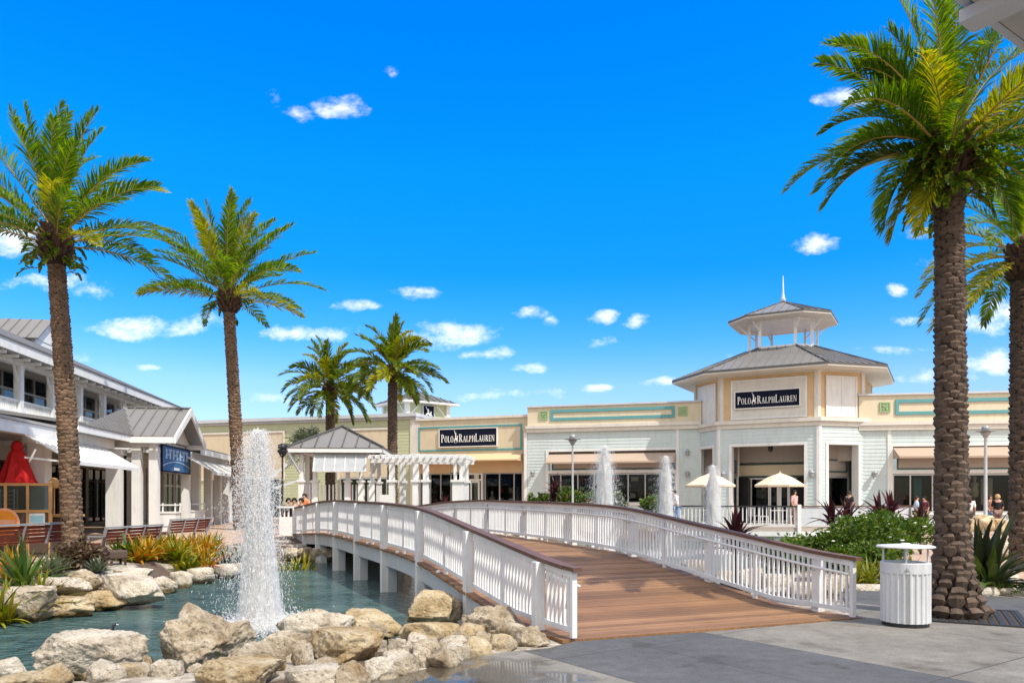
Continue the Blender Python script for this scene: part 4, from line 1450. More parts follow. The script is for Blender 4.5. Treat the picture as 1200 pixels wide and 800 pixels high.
pt = thing('raised_planter', 'long low stone planter bed before the blue shop window', 'planter', (rp.x, rp.y, 0), R(-4))
q = MB()
q.box(-4.2, 4.2, -.8, .8, -.2, .78)
q.build('wall', M['kerbstone'], pt)
q = MB()
q.box(-4.0, 4.0, -.6, .6, .781, .87)
q.build('soil', M['soil'], pt)
p = at(521, 33.5, z=0)
strap_plant('cordyline', 'dark red plant between two pergola columns', 'plant', (p.x, p.y, .3), 30, .85, .13, 'cordyline', 320, droop=.9, stem=.75, el=(-10, 88), heads=3, spread=.25)


# ------------------------------------------------------------------ fountains
def fountain(loc, H, rb, n, seed, label, drift=-.1, tp=.50, mk=1.0):
    rg = random.Random(seed)
    t = thing('fountain_jet', label, 'fountain', loc, 0, 'fountain jets in the pond')
    nz_ = MB()
    nz_.lathe([(.05, -.3), (.05, -.06), (.07, -.04), (.06, .03), (.02, .04)], 10)
    nz_.build('nozzle', M['black'], t)

    def blob(mb, p, r, el, tip):
        o = [(1, 0, 0), (-1, 0, 0), (0, 1, 0), (0, -1, 0)]
        ax = tip.normalized()
        u = ax.orthogonal().normalized()
        v = ax.cross(u)
        q = [p + u * r, p + v * r, p - u * r, p - v * r, p + ax * r * el, p - ax * r * el]
        mb.add(q, [(0, 1, 4), (1, 2, 4), (2, 3, 4), (3, 0, 4), (1, 0, 5), (2, 1, 5), (3, 2, 5), (0, 3, 5)])
    core, spray = MB(), MB()
    k = rb / .4
    so_ = Vector((seed * 1.7, seed * .9, 0))
    nr, nn_ = 70, 36
    for i in range(nr + 1):
        f = i / nr
        for j in range(nn_):
            a = 2 * PI * j / nn_
            ca, sa = math.cos(a), math.sin(a)
            r = rb * (.66 - tp * f) * (1 - max(0, f - .80) / .20) ** .7 if f < 1 else .004
            st = noise.noise(Vector((ca * 2.6, sa * 2.6, f * H * 1.1)) + so_) * .45 + noise.noise(Vector((ca * 7, sa * 7, f * H * 1.3)) + so_) * .40 + noise.noise(Vector((ca * 15, sa * 15, f * H * 3.0)) + so_) * .25
            r *= max(.25, .78 + st)
            core.v.append((ca * r + drift * .3 * f, sa * r, f * H * .985))
    for i in range(nr):
        for j in range(nn_):
            j2 = (j + 1) % nn_
            core.f.append((i * nn_ + j, i * nn_ + j2, (i + 1) * nn_ + j2, (i + 1) * nn_ + j))
    core.m = [0] * len(core.f)
    for i in range(int(n * .55)):
        u = rg.random()
        z = H * u ** .85
        f = z / H
        r = rb * (.70 - (tp + .02) * f) * abs(rg.gauss(0, .55)) * (1 - .8 * max(0, f - .80) / .20)
        a = rg.uniform(0, 2 * PI)
        p = Vector((math.cos(a) * r + drift * .3 * f, math.sin(a) * r, z + rg.uniform(-.03, .03)))
        d = Vector((rg.uniform(-.16, .16), rg.uniform(-.16, .16), 1))
        blob(core, p, rg.uniform(.002, .006) * k * (1.1 - .2 * f), rg.uniform(5, 20), d)
    for i in range(int(n * .9)):
        vx, vy = rg.gauss(drift * 1.0, .30) * k, rg.gauss(0, .30) * k
        T = math.sqrt(2 * H * rg.uniform(.55, 1.0) / 9.8)
        tt = T * rg.uniform(.75, 2.0)
        z = (H * rg.uniform(.75, 1.02)) - 4.9 * (tt - T) ** 2
        if z < 0:
            continue
        p = Vector((vx * (.06 + max(0, tt - T * .8)) * 1.05, vy * (.06 + max(0, tt - T * .8)) * 1.05, z))
        blob(spray, p, rg.uniform(.002, .0065) * k, rg.uniform(1, 4), Vector((rg.uniform(-.3, .3), rg.uniform(-.3, .3), 1)))
    for i in range(int(n * .25)):
        a, r = rg.uniform(0, 2 * PI), rb * abs(rg.gauss(0, 1.0))
        blob(spray, Vector((math.cos(a) * r, math.sin(a) * r, abs(rg.gauss(0, .09)))), rg.uniform(.005, .018) * k, 1.3, Vector((rg.uniform(-1, 1), rg.uniform(-1, 1), .6)))
    ms = MB()
    pr_ = [(mk * rb * (.90 - 1.28 * tp * (i / 14)) * (1 if i < 12 else (.72 if i == 12 else .45 if i == 13 else .1)), H * 1.0 * i / 14) for i in range(15)]
    ms.lathe([(rb * 1.5, .0), (rb * 1.35, .08)] + [(r, max(z, .16)) for r, z in pr_], 16)
    ms.v = [(x + drift * .3 * min(1, z / H), y, z + .01) for x, y, z in ms.v]
    ms.build('mist', M['mist'], t, smooth=True)
    core.build('water_column', M['foam'], t, smooth=True)
    spray.build('spray_drops', M['spray'], t, smooth=True)


FS = [(305, 11.6, 2.93, .40, 40000, 'tallest foaming jet in front, rising left of the bridge'), (709, 23, 3.45, .47, 22000, 'white jet behind the railing in front of the blue shop window'),
      (781, 26, 3.32, .42, 18000, 'white jet left of the corner tower, middle of the far three'), (836, 27, 3.05, .42, 18000, 'white jet before the terrace, rightmost of the far three')]
for i, (px, y, H, rb, n, lb) in enumerate(FS):
    p = at(px, y, z=WATER)
    fountain(p, H, rb, n, 500 + i, lb, -.12 if i == 0 else -.05, .57 if i == 0 else .30, 1.0 if i == 0 else .78)


# ------------------------------------------------------------------ buildings
class Facade:
    """wall line seen from the front: local x along it to the right, local y into the building"""
    def __init__(s, a, b):
        s.o = Vector((a[0], a[1], 0))
        d = Vector((b[0] - a[0], b[1] - a[1], 0))
        s.len = d.length
        s.d = d.normalized()
        s.n = Vector((-s.d.y, s.d.x, 0))
        s.rz = math.atan2(s.d.y, s.d.x)

    def t(s, px, off=0):
        r = Vector(((px - 600) / FOC, 1, 0))
        return (off + s.o.dot(s.n)) / r.dot(s.n)

    def u(s, px, off=0):
        t = s.t(px, off)
        return (Vector(((px - 600) / FOC * t, t, 0)) - s.o).dot(s.d)

    def z(s, px, py, off=0):
        return EYE + (HOR - py) * s.t(px, off) / FOC

    def root(s, name, label, cat='building', z=0, group=None):
        return thing(name, label, cat, (s.o.x, s.o.y, z), s.rz, group)


COLS = ['red', 'beige', 'teal', 'tan', 'white', 'flower_pink', 'wood', 'greyleaf', 'cream']


def shopwin(root, x0, x1, z0, z1, mull, seed, y=0.0, deep=2.0, frame='alu', glass='glass', trans=None, name='shop_window', fw=.07):
    """glazed opening with a dark furnished room behind it"""
    rg = random.Random(seed)
    fr = MB()
    fr.frame_xz(x0, x1, z0, z1, fw, y - .03, y + .08)
    for m_ in mull:
        fr.box(m_ - fw * .45, m_ + fw * .45, y - .025, y + .075, z0 + fw, z1 - fw)
    if trans:
        fr.box(x0 + fw, x1 - fw, y - .02, y + .07, trans - .04, trans + .04)
    w_ = fr.build(name, M[frame], root)
    g_ = MB()
    g_.add([(x0 + .02, y + .03, z0 + .02), (x1 - .02, y + .03, z0 + .02), (x1 - .02, y + .03, z1 - .02), (x0 + .02, y + .03, z1 - .02)], [(0, 1, 2, 3)])
    g_.build('glass', M[glass], w_)
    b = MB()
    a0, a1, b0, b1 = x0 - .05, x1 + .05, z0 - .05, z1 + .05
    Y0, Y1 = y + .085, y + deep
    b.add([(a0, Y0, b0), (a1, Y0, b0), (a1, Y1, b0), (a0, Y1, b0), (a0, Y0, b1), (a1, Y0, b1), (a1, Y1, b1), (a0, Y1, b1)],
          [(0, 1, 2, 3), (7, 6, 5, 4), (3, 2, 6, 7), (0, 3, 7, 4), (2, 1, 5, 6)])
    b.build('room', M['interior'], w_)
    mats = [M[c] for c in ('brownboard', 'beige', 'teal', 'flower_red', 'offwhite', 'taupe', 'navy')]
    it = MB()
    x = x0 + .2
    while x < x1 - .4:
        wd = rg.uniform(.3, .8)
        k = rg.random()
        yy_ = Y0 + rg.uniform(.25, .9)
        if k < .45:      # dressed figure stand
            c = rg.randrange(7)
            cx = x + wd / 2
            it.lathe([(.02, 0), (.02, .7), (.16, .75), (.20, 1.0), (.15, 1.2), (.21, 1.42), (.07, 1.5), (.05, 1.58), (.09, 1.66), (.08, 1.8), (.01, 1.85)], 9, (cx, yy_, z0 + .05), c)
            it.box(cx - .2, cx + .2, yy_ - .2, yy_ + .2, z0 - .04, z0 + .07, 0)
        elif k < .8:     # shelves
            for q in range(4):
                it.box(x, x + wd, yy_, yy_ + .35, z0 + .25 + q * .5, z0 + .29 + q * .5, 0)
                it.box(x + .05, x + wd * rg.uniform(.4, .95), yy_ + .05, yy_ + .3, z0 + .292 + q * .5, z0 + .292 + q * .5 + rg.uniform(.1, .3), rg.randrange(1, 7))
        else:            # hanging panel
            it.box(x, x + wd, yy_, yy_ + .03, z0 + .4, min(z1 - .2, z0 + 2.1), rg.randrange(7))
        x += wd + rg.uniform(.15, .7)
    it.build('display', mats, w_)
    return w_


def awning(root, x0, x1, zt, zb, proj, mat, valance=.16, y=0, stripes=0):
    a = MB()
    a.plate([(x0, y - .02, zt), (x1, y - .02, zt), (x1, y - proj, zb), (x0, y - proj, zb)], (0, 0, -.03))
    a.box(x0, x1, y - proj - .012, y - proj + .012, zb - valance, zb)
    for x in (x0, x1):
        a.plate([(x, y - .03, zt - .03), (x, y - proj, zb - .03), (x, y - proj, zb - valance), (x, y - .03, zb - valance)], (.02 if x == x0 else -.02, 0, 0))
    if stripes:
        k = int((x1 - x0) / stripes)
        for i in range(k + 1):
            x = x0 + (x1 - x0) * i / k
            a.bar((x, y - .02, zt + .015), (x, y - proj, zb + .015), .05, .04, 0, (0, 1, 1))
    return a.build('awning', M[mat], root)


def medallion(root, x, z, s, y):
    m = MB()
    m.frame_xz(x - s, x + s, z - s, z + s, s * .22, y - .06, y)
    m.box(x - s * .78, x + s * .78, y - .03, y, z - s * .78, z + s * .78)
    for k in range(4):
        a = PI / 4 + k * PI / 2
        m.face_xz([(x + math.cos(a + q) * s * r, z + math.sin(a + q) * s * r) for q, r in ((0, .15), (.45, .5), (0, .72), (-.45, .5))], y - .07, y - .031)
    m.face_xz([(x + math.cos(a * PI / 6) * s * .16, z + math.sin(a * PI / 6) * s * .16) for a in range(12)], y - .08, y - .032)
    m.build('medallion', M['medal'], root)


def wall_lamp(root, x, z, y, s=1.0):
    l = MB()
    l.box(x - .07 * s, x + .07 * s, y - .03, y, z - .14 * s, z + .14 * s)
    l.bar((x, y - .02, z + .08 * s), (x, y - .2 * s, z + .16 * s), .03, .03)
    l.lathe([(.02, .17 * s), (.14 * s, .06 * s), (.15 * s, .03 * s), (.11 * s, 0), (.10 * s, -.14 * s), (.06 * s, -.18 * s)], 10, (x, y - .22 * s, z))
    l.build('wall_lamp', M['grey_metal'], root)


def box_part(root, name, mat, *bxs, bevel=0):
    m = MB()
    for b in bxs:
        m.box(*b)
    return m.build(name, M[mat], root, bevel=bevel)


# --- letters: upright serif capitals drawn as polygons on a unit height
def glyph(ch):
    T, t, sf = .17, .055, .10
    P = []

    def stem(x, w=T, ser=True, z0=0, z1=1):
        P.append([(x, z0), (x + w, z0), (x + w, z1), (x, z1)])
        if ser:
            for z in (z0, z1 - .05):
                P.append([(x - sf * .7, z), (x, z), (x, z + .05), (x - sf * .7, z + .05)])
                P.append([(x + w, z), (x + w + sf * .7, z), (x + w + sf * .7, z + .05), (x + w, z + .05)])

    def arc(cx, cz, rx, rz, a0, a1, wt, wn, n=14):
        for i in range(n):
            q = []
            for a in (a0 + (a1 - a0) * i / n, a0 + (a1 - a0) * (i + 1) / n):
                a = R(a)
                k = abs(math.cos(a))
                th = wn + (wt - wn) * k ** 1.5
                q.append(((cx + rx * math.cos(a), cz + rz * math.sin(a)), (cx + (rx - th) * math.cos(a), cz + (rz - wn - (wt - wn) * .0) * math.sin(a))))
            P.append([q[0][0], q[1][0], q[1][1], q[0][1]])
    w = .75
    if ch == 'P':
        stem(.1); arc(.33, .735, .36, .265, -90, 90, T, t); w = .78
        P.append([(.27, .945), (.34, .945), (.34, 1), (.27, 1)]); P.append([(.27, .47), (.34, .47), (.34, .525), (.27, .525)])
    elif ch == 'O':
        arc(.47, .5, .43, .52, 0, 360, T, t, 28); w = .95
    elif ch == 'L':
        stem(.1); P.append([(.27, 0), (.72, 0), (.72, .06), (.27, .06)]); P.append([(.66, .06), (.72, .06), (.72, .28)]); w = .78
    elif ch == 'R':
        stem(.1); arc(.33, .745, .36, .255, -90, 90, T, t); w = .92
        P.append([(.27, .945), (.34, .945), (.34, 1), (.27, 1)]); P.append([(.27, .49), (.34, .49), (.34, .545), (.27, .545)])
        P.append([(.34, .5), (.52, .5), (.86, 0), (.66, 0)]); P.append([(.66, 0), (.95, 0), (.95, .05), (.66, .05)])
    elif ch == 'A':
        P += [[(.10, .02), (.16, .02), (.46, 1), (.42, 1)], [(.40, 1), (.52, 1), (.86, .02), (.66, .02)], [(.24, .33), (.68, .33), (.68, .385), (.24, .385)],
              [(.0, 0), (.28, 0), (.28, .05), (.0, .05)], [(.56, 0), (.96, 0), (.96, .05), (.56, .05)]]; w = .96
    elif ch == 'H':
        stem(.1); stem(.66); P.append([(.27, .48), (.66, .48), (.66, .535), (.27, .535)]); w = .98
    elif ch == 'U':
        stem(.1, T, True, .3, 1); stem(.70, t * 1.3, True, .3, 1); arc(.435, .33, .335, .35, 180, 360, .15, t); w = .92
    elif ch == 'E':
        stem(.1)
        for z, x in ((0, .68), (.475, .56), (.945, .66)):
            P.append([(.27, z), (x, z), (x, z + .055), (.27, z + .055)])
        P += [[(.62, .055), (.68, .055), (.68, .26)], [(.60, .945), (.66, .945), (.66, .76)], [(.50, .38), (.56, .38), (.56, .63), (.50, .63)]]; w = .76
    elif ch == 'N':
        stem(.1, t * 1.3); stem(.74, t * 1.3, False); P += [[(.06, 1), (.24, 1), (.81, 0), (.72, 0)], [(.64, .95), (.9, .95), (.9, 1), (.64, 1)]]; w = .92
    return P, w


RIDER = [  # small white figure of a mounted polo player with raised mallet
    [(.18, .42), (.30, .52), (.66, .52), (.80, .62), (.86, .78), (.98, .74), (1.02, .66), (.94, .62), (.90, .46), (.78, .36), (.30, .34)],
    [(.18, .42), (.10, .30), (.04, .14), (.09, .12), (.17, .28), (.28, .36)], [(.24, .36), (.20, .18), (.28, .0), (.33, .02), (.27, .18), (.36, .36)],
    [(.66, .36), (.78, .22), (.70, .06), (.75, .04), (.86, .22), (.78, .38)], [(.74, .38), (.92, .28), (1.02, .12), (1.06, .15), (.97, .33), (.84, .46)],
    [(.40, .50), (.36, .76), (.42, .90), (.56, .90), (.60, .74), (.56, .50)], [(.44, .90), (.42, 1.0), (.50, 1.06), (.57, 1.0), (.55, .90)],
    [(.42, .86), (.28, .98), (.16, 1.22), (.19, 1.24), (.33, 1.02), (.46, .92)], [(.12, 1.20), (.24, 1.26), (.22, 1.30), (.10, 1.24)], [(.52, .54), (.60, .30), (.68, .20), (.72, .23), (.64, .34), (.60, .54)]]


def lettering(root, x0, x1, zb, H, y, mat='letter'):
    items = [('P', 1), ('O', .78), ('L', .78), ('O', .78), ('*', 1.45), ('R', 1), ('A', .78), ('L', .78), ('P', .78), ('H', .78), ('L', 1), ('A', .78), ('U', .78), ('R', .78), ('E', .78), ('N', .78)]
    tot = sum((glyph(c)[1] if c != '*' else .85) * k + .07 for c, k in items)
    s = (x1 - x0) / (tot * H)
    x = x0
    m, e = MB(), MB()
    for c, k in items:
        if c == '*':
            for i, pl in enumerate(RIDER):
                yy_ = y - .022 - .0006 * i
                e.face_xz([(x + a * .72 * k * H * s, zb - .16 * H + b * k * H * .9) for a, b in pl], yy_, y - .002)
            x += (.85 * k + .07) * H * s
            continue
        P, w_ = glyph(c)
        for i, pl in enumerate(P):
            m.face_xz([(x + a * k * H * s, zb + b * k * H) for a, b in pl], y - .02 - .0004 * (i % 17), y - .002)
        x += (w_ * k + .07) * H * s
    m.build('lettering', M[mat], root)
    e.build('rider_emblem', M[mat], root)


def name_sign(F, px0, px1, pyt, pyb, off, label):
    """dark board with white frame and letters, hung on a wall"""
    u0, u1 = F.u(px0, off), F.u(px1, off)
    pm = (px0 + px1) / 2
    z1, z0 = F.z(pm, pyt, off), F.z(pm, pyb, off)
    base = F.o + F.d * (u0 + u1) / 2 + F.n * off
    t = thing('shop_sign', label, 'sign', (base.x, base.y, z0), F.rz, 'navy shop name signs')
    hw, h = (u1 - u0) / 2, z1 - z0
    box_part(t, 'board', 'navy', (-hw + .05, hw - .05, -.10, -.01, .05, h - .05))
    f = MB()
    f.frame_xz(-hw, hw, 0, h, .055, -.13, -.01)
    f.build('frame', M['white'], t)
    lettering(t, -hw + .17, hw - .17, h * .27, h * .42, -.102)
    return t


# ===== blue shop (left of the tower)
FE = Facade((.93, 46.4), (10.56, 43.6))


def blue_shop(F, name, label, xl, xr, ol, orr, zt, zc0, zc1, z_trim, z_at, z_ab, z_p0, z_w1, z_sill, mull, seed, meds, tframe, lamps, z0=-.3, plain=None, corner=None):
    t = F.root(name, label)
    W = MB()
    W.siding(xl, ol, z0, zc0, 0)
    W.siding(orr, xr, z0, zc0, 0)
    W.siding(ol, orr, z_trim, zc0, 0)
    W.siding(ol, orr, z0, z_sill - .12, 0)
    W.box(xl, ol, .002, .28, z0, zc0)
    W.box(orr, xr, .002, .28, z0, zc0)
    W.box(ol, orr, .002, .28, z_trim, zc0)
    W.box(xl, xr, 3.2, 8, z0, zc0)
    W.build('siding_wall', M['blue_siding'], t)
    tr = MB()
    tr.box(ol - .16, ol, -.06, .1, z0, z_trim + .1)
    tr.box(orr, orr + .16, -.06, .1, z0, z_trim + .1)
    tr.box(ol, orr, -.06, .1, z_trim - .02, z_trim + .12)
    tr.box(ol, orr, -.10, .16, z_sill - .12, z_sill)
    tr.box(ol, orr, -.05, .1, z_w1 + .02, z_w1 + .2)
    if corner:
        for c in corner:
            tr.box(c - .09, c + .09, -.055, .02, z0, zc0)
    tr.build('white_trim', M['white'], t)
    co_ = MB()
    co_.box(xl - .05, xr, -.16, .3, zc0, zc0 + (zc1 - zc0) * .55)
    co_.box(xl - .05, xr, -.24, .3, zc0 + (zc1 - zc0) * .55 + .002, zc1)
    co_.build('cornice', M['offwhite'], t)
    pa = MB()
    pa.box(xl, xr, .02, .4, zc1 + .002, zt - .1)
    pa.build('parapet', M['parapet'], t)
    box_part(t, 'parapet_cap', 'greywhite', (xl - .06, xr, -.08, .5, zt - .098, zt))
    if tframe:
        f = MB()
        zz = (zc1 + zt) / 2
        hh = (zt - zc1) * .27
        f.frame_xz(tframe[0], tframe[1], zz - hh, zz + hh, .17, -.04, .018)
        f.build('frieze_frame', M['teal'], t)
        for x in meds:
            medallion(t, x, zz + .02, .26, .018)
    awning(t, ol + .02, orr - .02, z_at, z_ab, 1.0, 'taupe', .1)
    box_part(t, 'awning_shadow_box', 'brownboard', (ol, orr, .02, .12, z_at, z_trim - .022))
    box_part(t, 'transom_panel', 'taupe2', (ol + .25, orr - .25, .0, .1, z_p0, z_at - .05))
    f = MB()
    f.frame_xz(ol + .2, orr - .2, z_p0 - .06, z_at - .04, .08, -.02, -.002)
    f.build('transom_frame', M['darkgreen'], t)
    shopwin(t, ol, orr, z_sill, z_w1, mull, seed, .05)
    for x, z in lamps:
        wall_lamp(t, x, z, -.03)
    return t


u = FE.u
zE = lambda py: FE.z(700, py)
blue_shop(FE, 'blue_shop_building', 'pale blue clapboard shop with taupe awning and tan parapet left of the corner tower', 0, u(822), u(643), u(792), zE(473), zE(505), zE(497), zE(528), zE(531.5), zE(541.5), zE(549),
          zE(554.5), zE(589), [u(p) for p in (657, 677, 696, 716, 736, 756, 775)], 1, [u(637), u(800)], (u(645), u(791)), [(u(625), FE.z(625, 554)), (u(806), FE.z(806, 530)), (u(806), FE.z(806, 555))],
          corner=[u(616), u(794)])
# ===== right wing
FG = Facade((18.05, 39.95), (31.5, 37.65))
u = FG.u
zG = lambda py: FG.z(1100, py)
gr = blue_shop(FG, 'blue_shop_building', 'pale blue clapboard shop wing with taupe awning right of the corner tower', 0, FG.len, u(1046), u(1300), zG(459.5), zG(503), zG(493), zG(522), zG(524), zG(535), zG(548.5),
               zG(555), zG(600), [u(p) for p in (1067, 1093, 1120, 1156, 1186, 1216, 1246, 1275)], 2, [u(1037)], (u(1049), u(1290)), [(u(1024), FG.z(1024, 555))], corner=[u(1042)])
# ===== tan sign shop
FD = Facade((-6.17, 49.5), (.93, 46.95))
u = FD.u
zD = lambda py: FD.z(550, py)
t = FD.root('tan_shop_building', 'tan stucco shop front with teal outlined sign panel behind the pergola')
xl, xr = 0, FD.len
W = MB()
W.box(xl, xr, 0, .3, zD(552), zD(491))
W.box(xl, xr, 3.2, 8, -.2, zD(493))
W.build('stucco_wall', M['tan'], t)
box_part(t, 'parapet_cap', 'offwhite', (xl, xr + .02, -.1, .4, zD(491) + .002, zD(488)))
f = MB()
f.frame_xz(u(490.5), u(612), zD(528), zD(498.5), .11, -.05, -.002)
f.build('panel_frame', M['teal'], t)
aw = awning(t, u(488), u(613), zD(531.5), zD(539.5), 1.1, 'tancanvas', .08)
box_part(t, 'canvas_panel', 'tancanvas', (u(551), u(613), -.06, -.002, zD(554), zD(540)))
box_part(t, 'canvas_panel', 'tancanvas', (u(488), u(528), -.06, -.002, zD(554), zD(543)))
box_part(t, 'corner_trim', 'offwhite', (xl, xl + .25, -.03, .2, -.2, zD(492)), (xr - .3, xr, -.03, .2, -.2, zD(552)), (u(540), u(547), -.02, .25, -.2, zD(552)))
shopwin(t, xl + .25, u(540), .15, zD(554), [u(p) for p in (504, 516, 528)], 3, .08)
shopwin(t, u(565), xr - .3, .15, zD(554), [u(p) for p in (568, 585, 602)], 4, .08)
dm = MB()
dm.frame_xz(u(547), u(565), .1, zD(554), .1, .04, .16)
dm.box(u(547) + .1, u(565) - .1, .05, .14, zD(563), zD(561))
dm.frame_xz(u(551), u(561.5), .12, zD(563.5), .09, .03, .14)
dw = dm.build('door', M['white'], t)
gm = MB()
gm.box(u(551) + .09, u(561.5) - .09, .07, .085, .2, zD(564))
gm.build('glass', M['glass'], dw)
hm = MB()
hm.tube([(u(560.3), -.02, 1.0), (u(560.3), -.05, 1.05), (u(560.3), -.05, 1.45), (u(560.3), -.02, 1.5)], .015, 6)
hm.build('handle', M['alu'], dw)
box_part(t, 'lobby_wall', 'interior', (u(547), u(565), 2.0, 2.1, -.1, zD(552)))
name_sign(FD, 515, 583.5, 501.5, 523.5, 0, 'navy shop name sign on the tan front between pergola and blue shop')

# ===== green building
FC = Facade((-27.5, 56.3), (-6.17, 49.55))
u = FC.u
zC = lambda py: FC.z(400, py)
t = FC.root('green_shop_building', 'long pale green clapboard building with grey cornice behind the pavilion')
zt, zb_ = zC(487), zC(494)
W = MB()
W.siding(0, FC.len, -.2, zb_ + .02, 0, .2)
W.box(0, FC.len, .002, 8, -.2, zb_)
W.build('siding_wall', M['green_siding'], t)
c_ = MB()
c_.box(0, FC.len + .05, -.14, 8, zb_ + .021, zb_ + (zt - zb_) * .45)
c_.box(0, FC.len + .1, -.32, 8, zb_ + (zt - zb_) * .45 + .002, zt)
c_.build('cornice', M['greywhite'], t)
for a, b_ in ((180, 334), (396, 459)):
    box_part(t, 'wall_panel', 'tan', (u(a), u(b_), -.05, -.003, zC(560), zC(505)))
    f = MB()
    f.frame_xz(u(a) - .02, u(b_) + .02, zC(562), zC(502.5), .13, -.10, -.051)
    f.build('panel_frame', M['offwhite'], t)
box_part(t, 'corner_trim', 'offwhite', (u(482) - .05, FC.len + .02, -.07, .2, -.2, zb_ + .019))
shopwin(t, u(250), u(330), .2, 2.9, [u(p) for p in (262, 275, 288, 302, 316)], 5, -.16, 1.4)
shopwin(t, u(400), u(455), .2, 2.9, [u(p) for p in (412, 425, 440)], 6, -.16, 1.4)
# its small roof tower
tw = at(487, 54.5, z=0)
t = thing('roof_tower', 'small green square tower with grey hip roof above the pergola', 'tower', (tw.x, tw.y, 6.0), R(-52))
hw = 1.62
ze = EYE + (HOR - 471) * 53 / FOC - 6.0
W = MB()
for k in range(4):
    q = MB()
    q.siding(-hw, hw, -.3, ze, -hw, .2)
    for p in q.v:
        v = Matrix.Rotation(k * PI / 2, 3, 'Z') @ Vector(p)
        W.v.append(tuple(v))
    W.f += [tuple(i + len(W.v) - len(q.v) for i in f_) for f_ in q.f]
    W.m += q.m
W.box(-hw + .02, hw - .02, -hw + .02, hw - .02, -.3, ze)
W.build('siding_wall', M['green_siding'], t)
for sx in (-1, 1):
    for sy in (-1, 1):
        W = MB()
        W.box(sx * hw - .14, sx * hw + .14, sy * hw - .14, sy * hw + .14, -.3, ze)
        for a, b_ in (((sx * (hw - .9), sy * (hw + .02), ze - .2), (sx * (hw - .1), sy * (hw + .02), ze - 1.0)), ((sx * (hw + .02), sy * (hw - .9), ze - .2), (sx * (hw + .02), sy * (hw - .1), ze - 1.0))):
            W.bar(a, b_, .09, .09)
        W.build('corner_trim', M['white'], t)
W = MB()
e = hw + .62
zr = ze + 1.0
W.plate([(-e, -e, ze - .12), (e, -e, ze - .12), (e, e, ze - .12), (-e, e, ze - .12)], (0, 0, .11))
W.build('soffit', M['white'], t)
W = MB()
cs = [(-e, -e, ze), (e, -e, ze), (e, e, ze), (-e, e, ze)]
for k in range(4):
    W.roof([cs[k], cs[(k + 1) % 4], (0, 0, zr)], .45, mr=0)
W.build('roof', M['shingle'], t)
# its square sign with the rider
Fs = thing('emblem_sign', 'square navy sign with white rider emblem on the small roof tower', 'sign', t.location, t.rotation_euler.z + PI / 2)
box_part(Fs, 'board', 'navy', (-.43, .43, -hw - .14, -hw - .04, 1.08, 1.96))
f = MB()
f.frame_xz(-.47, .47, 1.04, 2.0, .05, -hw - .15, -hw - .03)
f.build('frame', M['greywhite'], Fs)
f = MB()
for i, pl in enumerate(RIDER):
    f.face_xz([(-.31 + a * .56, 1.15 + b_ * .56) for a, b_ in pl], -hw - .16 - i * .0006, -hw - .142)
f.build('rider_emblem', M['letter'], Fs)

# ===== corner tower
FT = Facade((11.21, 41.7), (11.21 + .872 * 5.12, 41.7 - .489 * 5.12))
t = FT.root('corner_tower', 'eight sided corner tower shop with grey metal roofs and open cupola')
FW, CH = 5.12, 2.05
OCT = [(0, 0), (FW, 0), (FW + CH, CH), (FW + CH, CH + FW), (FW, 2 * CH + FW), (0, 2 * CH + FW), (-CH, CH + FW), (-CH, CH)]
CX, CY = FW / 2, CH + FW / 2


def inset(k):
    return [(CX + (x - CX) * k, CY + (y - CY) * k) for x, y in OCT]


def on_face(mb, i, poly=OCT):
    """move a mesh built against face y=0 of the front onto octagon side i"""
    a, b_ = Vector(poly[i]), Vector(poly[(i + 1) % 8])
    d_ = (b_ - a).normalized()
    mb.v = [(a.x + d_.x * x - d_.y * y, a.y + d_.y * x + d_.x * y, z) for x, y, z in mb.v]
    return mb


z = lambda px, py, off=0: FT.z(px, py, off)
zc0, zc1 = 5.30, 5.72
ztop = 4.36
Wm, Tm = MB(), MB()
for i in (7, 0, 1):
    L_ = (Vector(OCT[(i + 1) % 8]) - Vector(OCT[i])).length
    j = .60 if i == 0 else .42
    q = MB()
    q.siding(.10, j, -.2, zc0, 0)
    q.siding(L_ - j, L_ - .10, -.2, zc0, 0)
    q.siding(j, L_ - j, ztop, zc0, 0)
    q.box(.02, j, .002, .45, -.2, zc0)
    q.box(L_ - j, L_ - .02, .002, .45, -.2, zc0)
    q.box(j, L_ - j, .002, .45, ztop, zc0)
    on_face(q, i)
    Wm.add(q.v, q.f)
    q = MB()
    q.box(-.02, .12, -.06, .05, -.2, zc0)
    q.box(L_ - .12, L_ + .02, -.06, .05, -.2, zc0)
    q.box(j - .03, j + .12, -.05, .47, -.2, ztop + .12)
    q.box(L_ - j - .12, L_ - j + .03, -.05, .47, -.2, ztop + .12)
    q.box(j + .12, L_ - j - .12, -.05, .47, ztop - .02, ztop + .12)
    on_face(q, i)
    Tm.add(q.v, q.f)
for i in (2, 3, 4, 5, 6):
    L_ = (Vector(OCT[(i + 1) % 8]) - Vector(OCT[i])).length
    q = MB()
    q.box(0, L_, .0, .3, -.2, zc0)
    on_face(q, i)
    Wm.add(q.v, q.f)
Wm.build('siding_wall', M['blue_siding'], t)
Tm.build('white_trim', M['white'], t)
q = MB()
q.prism(inset(1.02), zc0 + .001, zc0 + .22)
q.prism(inset(1.045), zc0 + .222, zc1)
q.build('cornice', M['offwhite'], t)
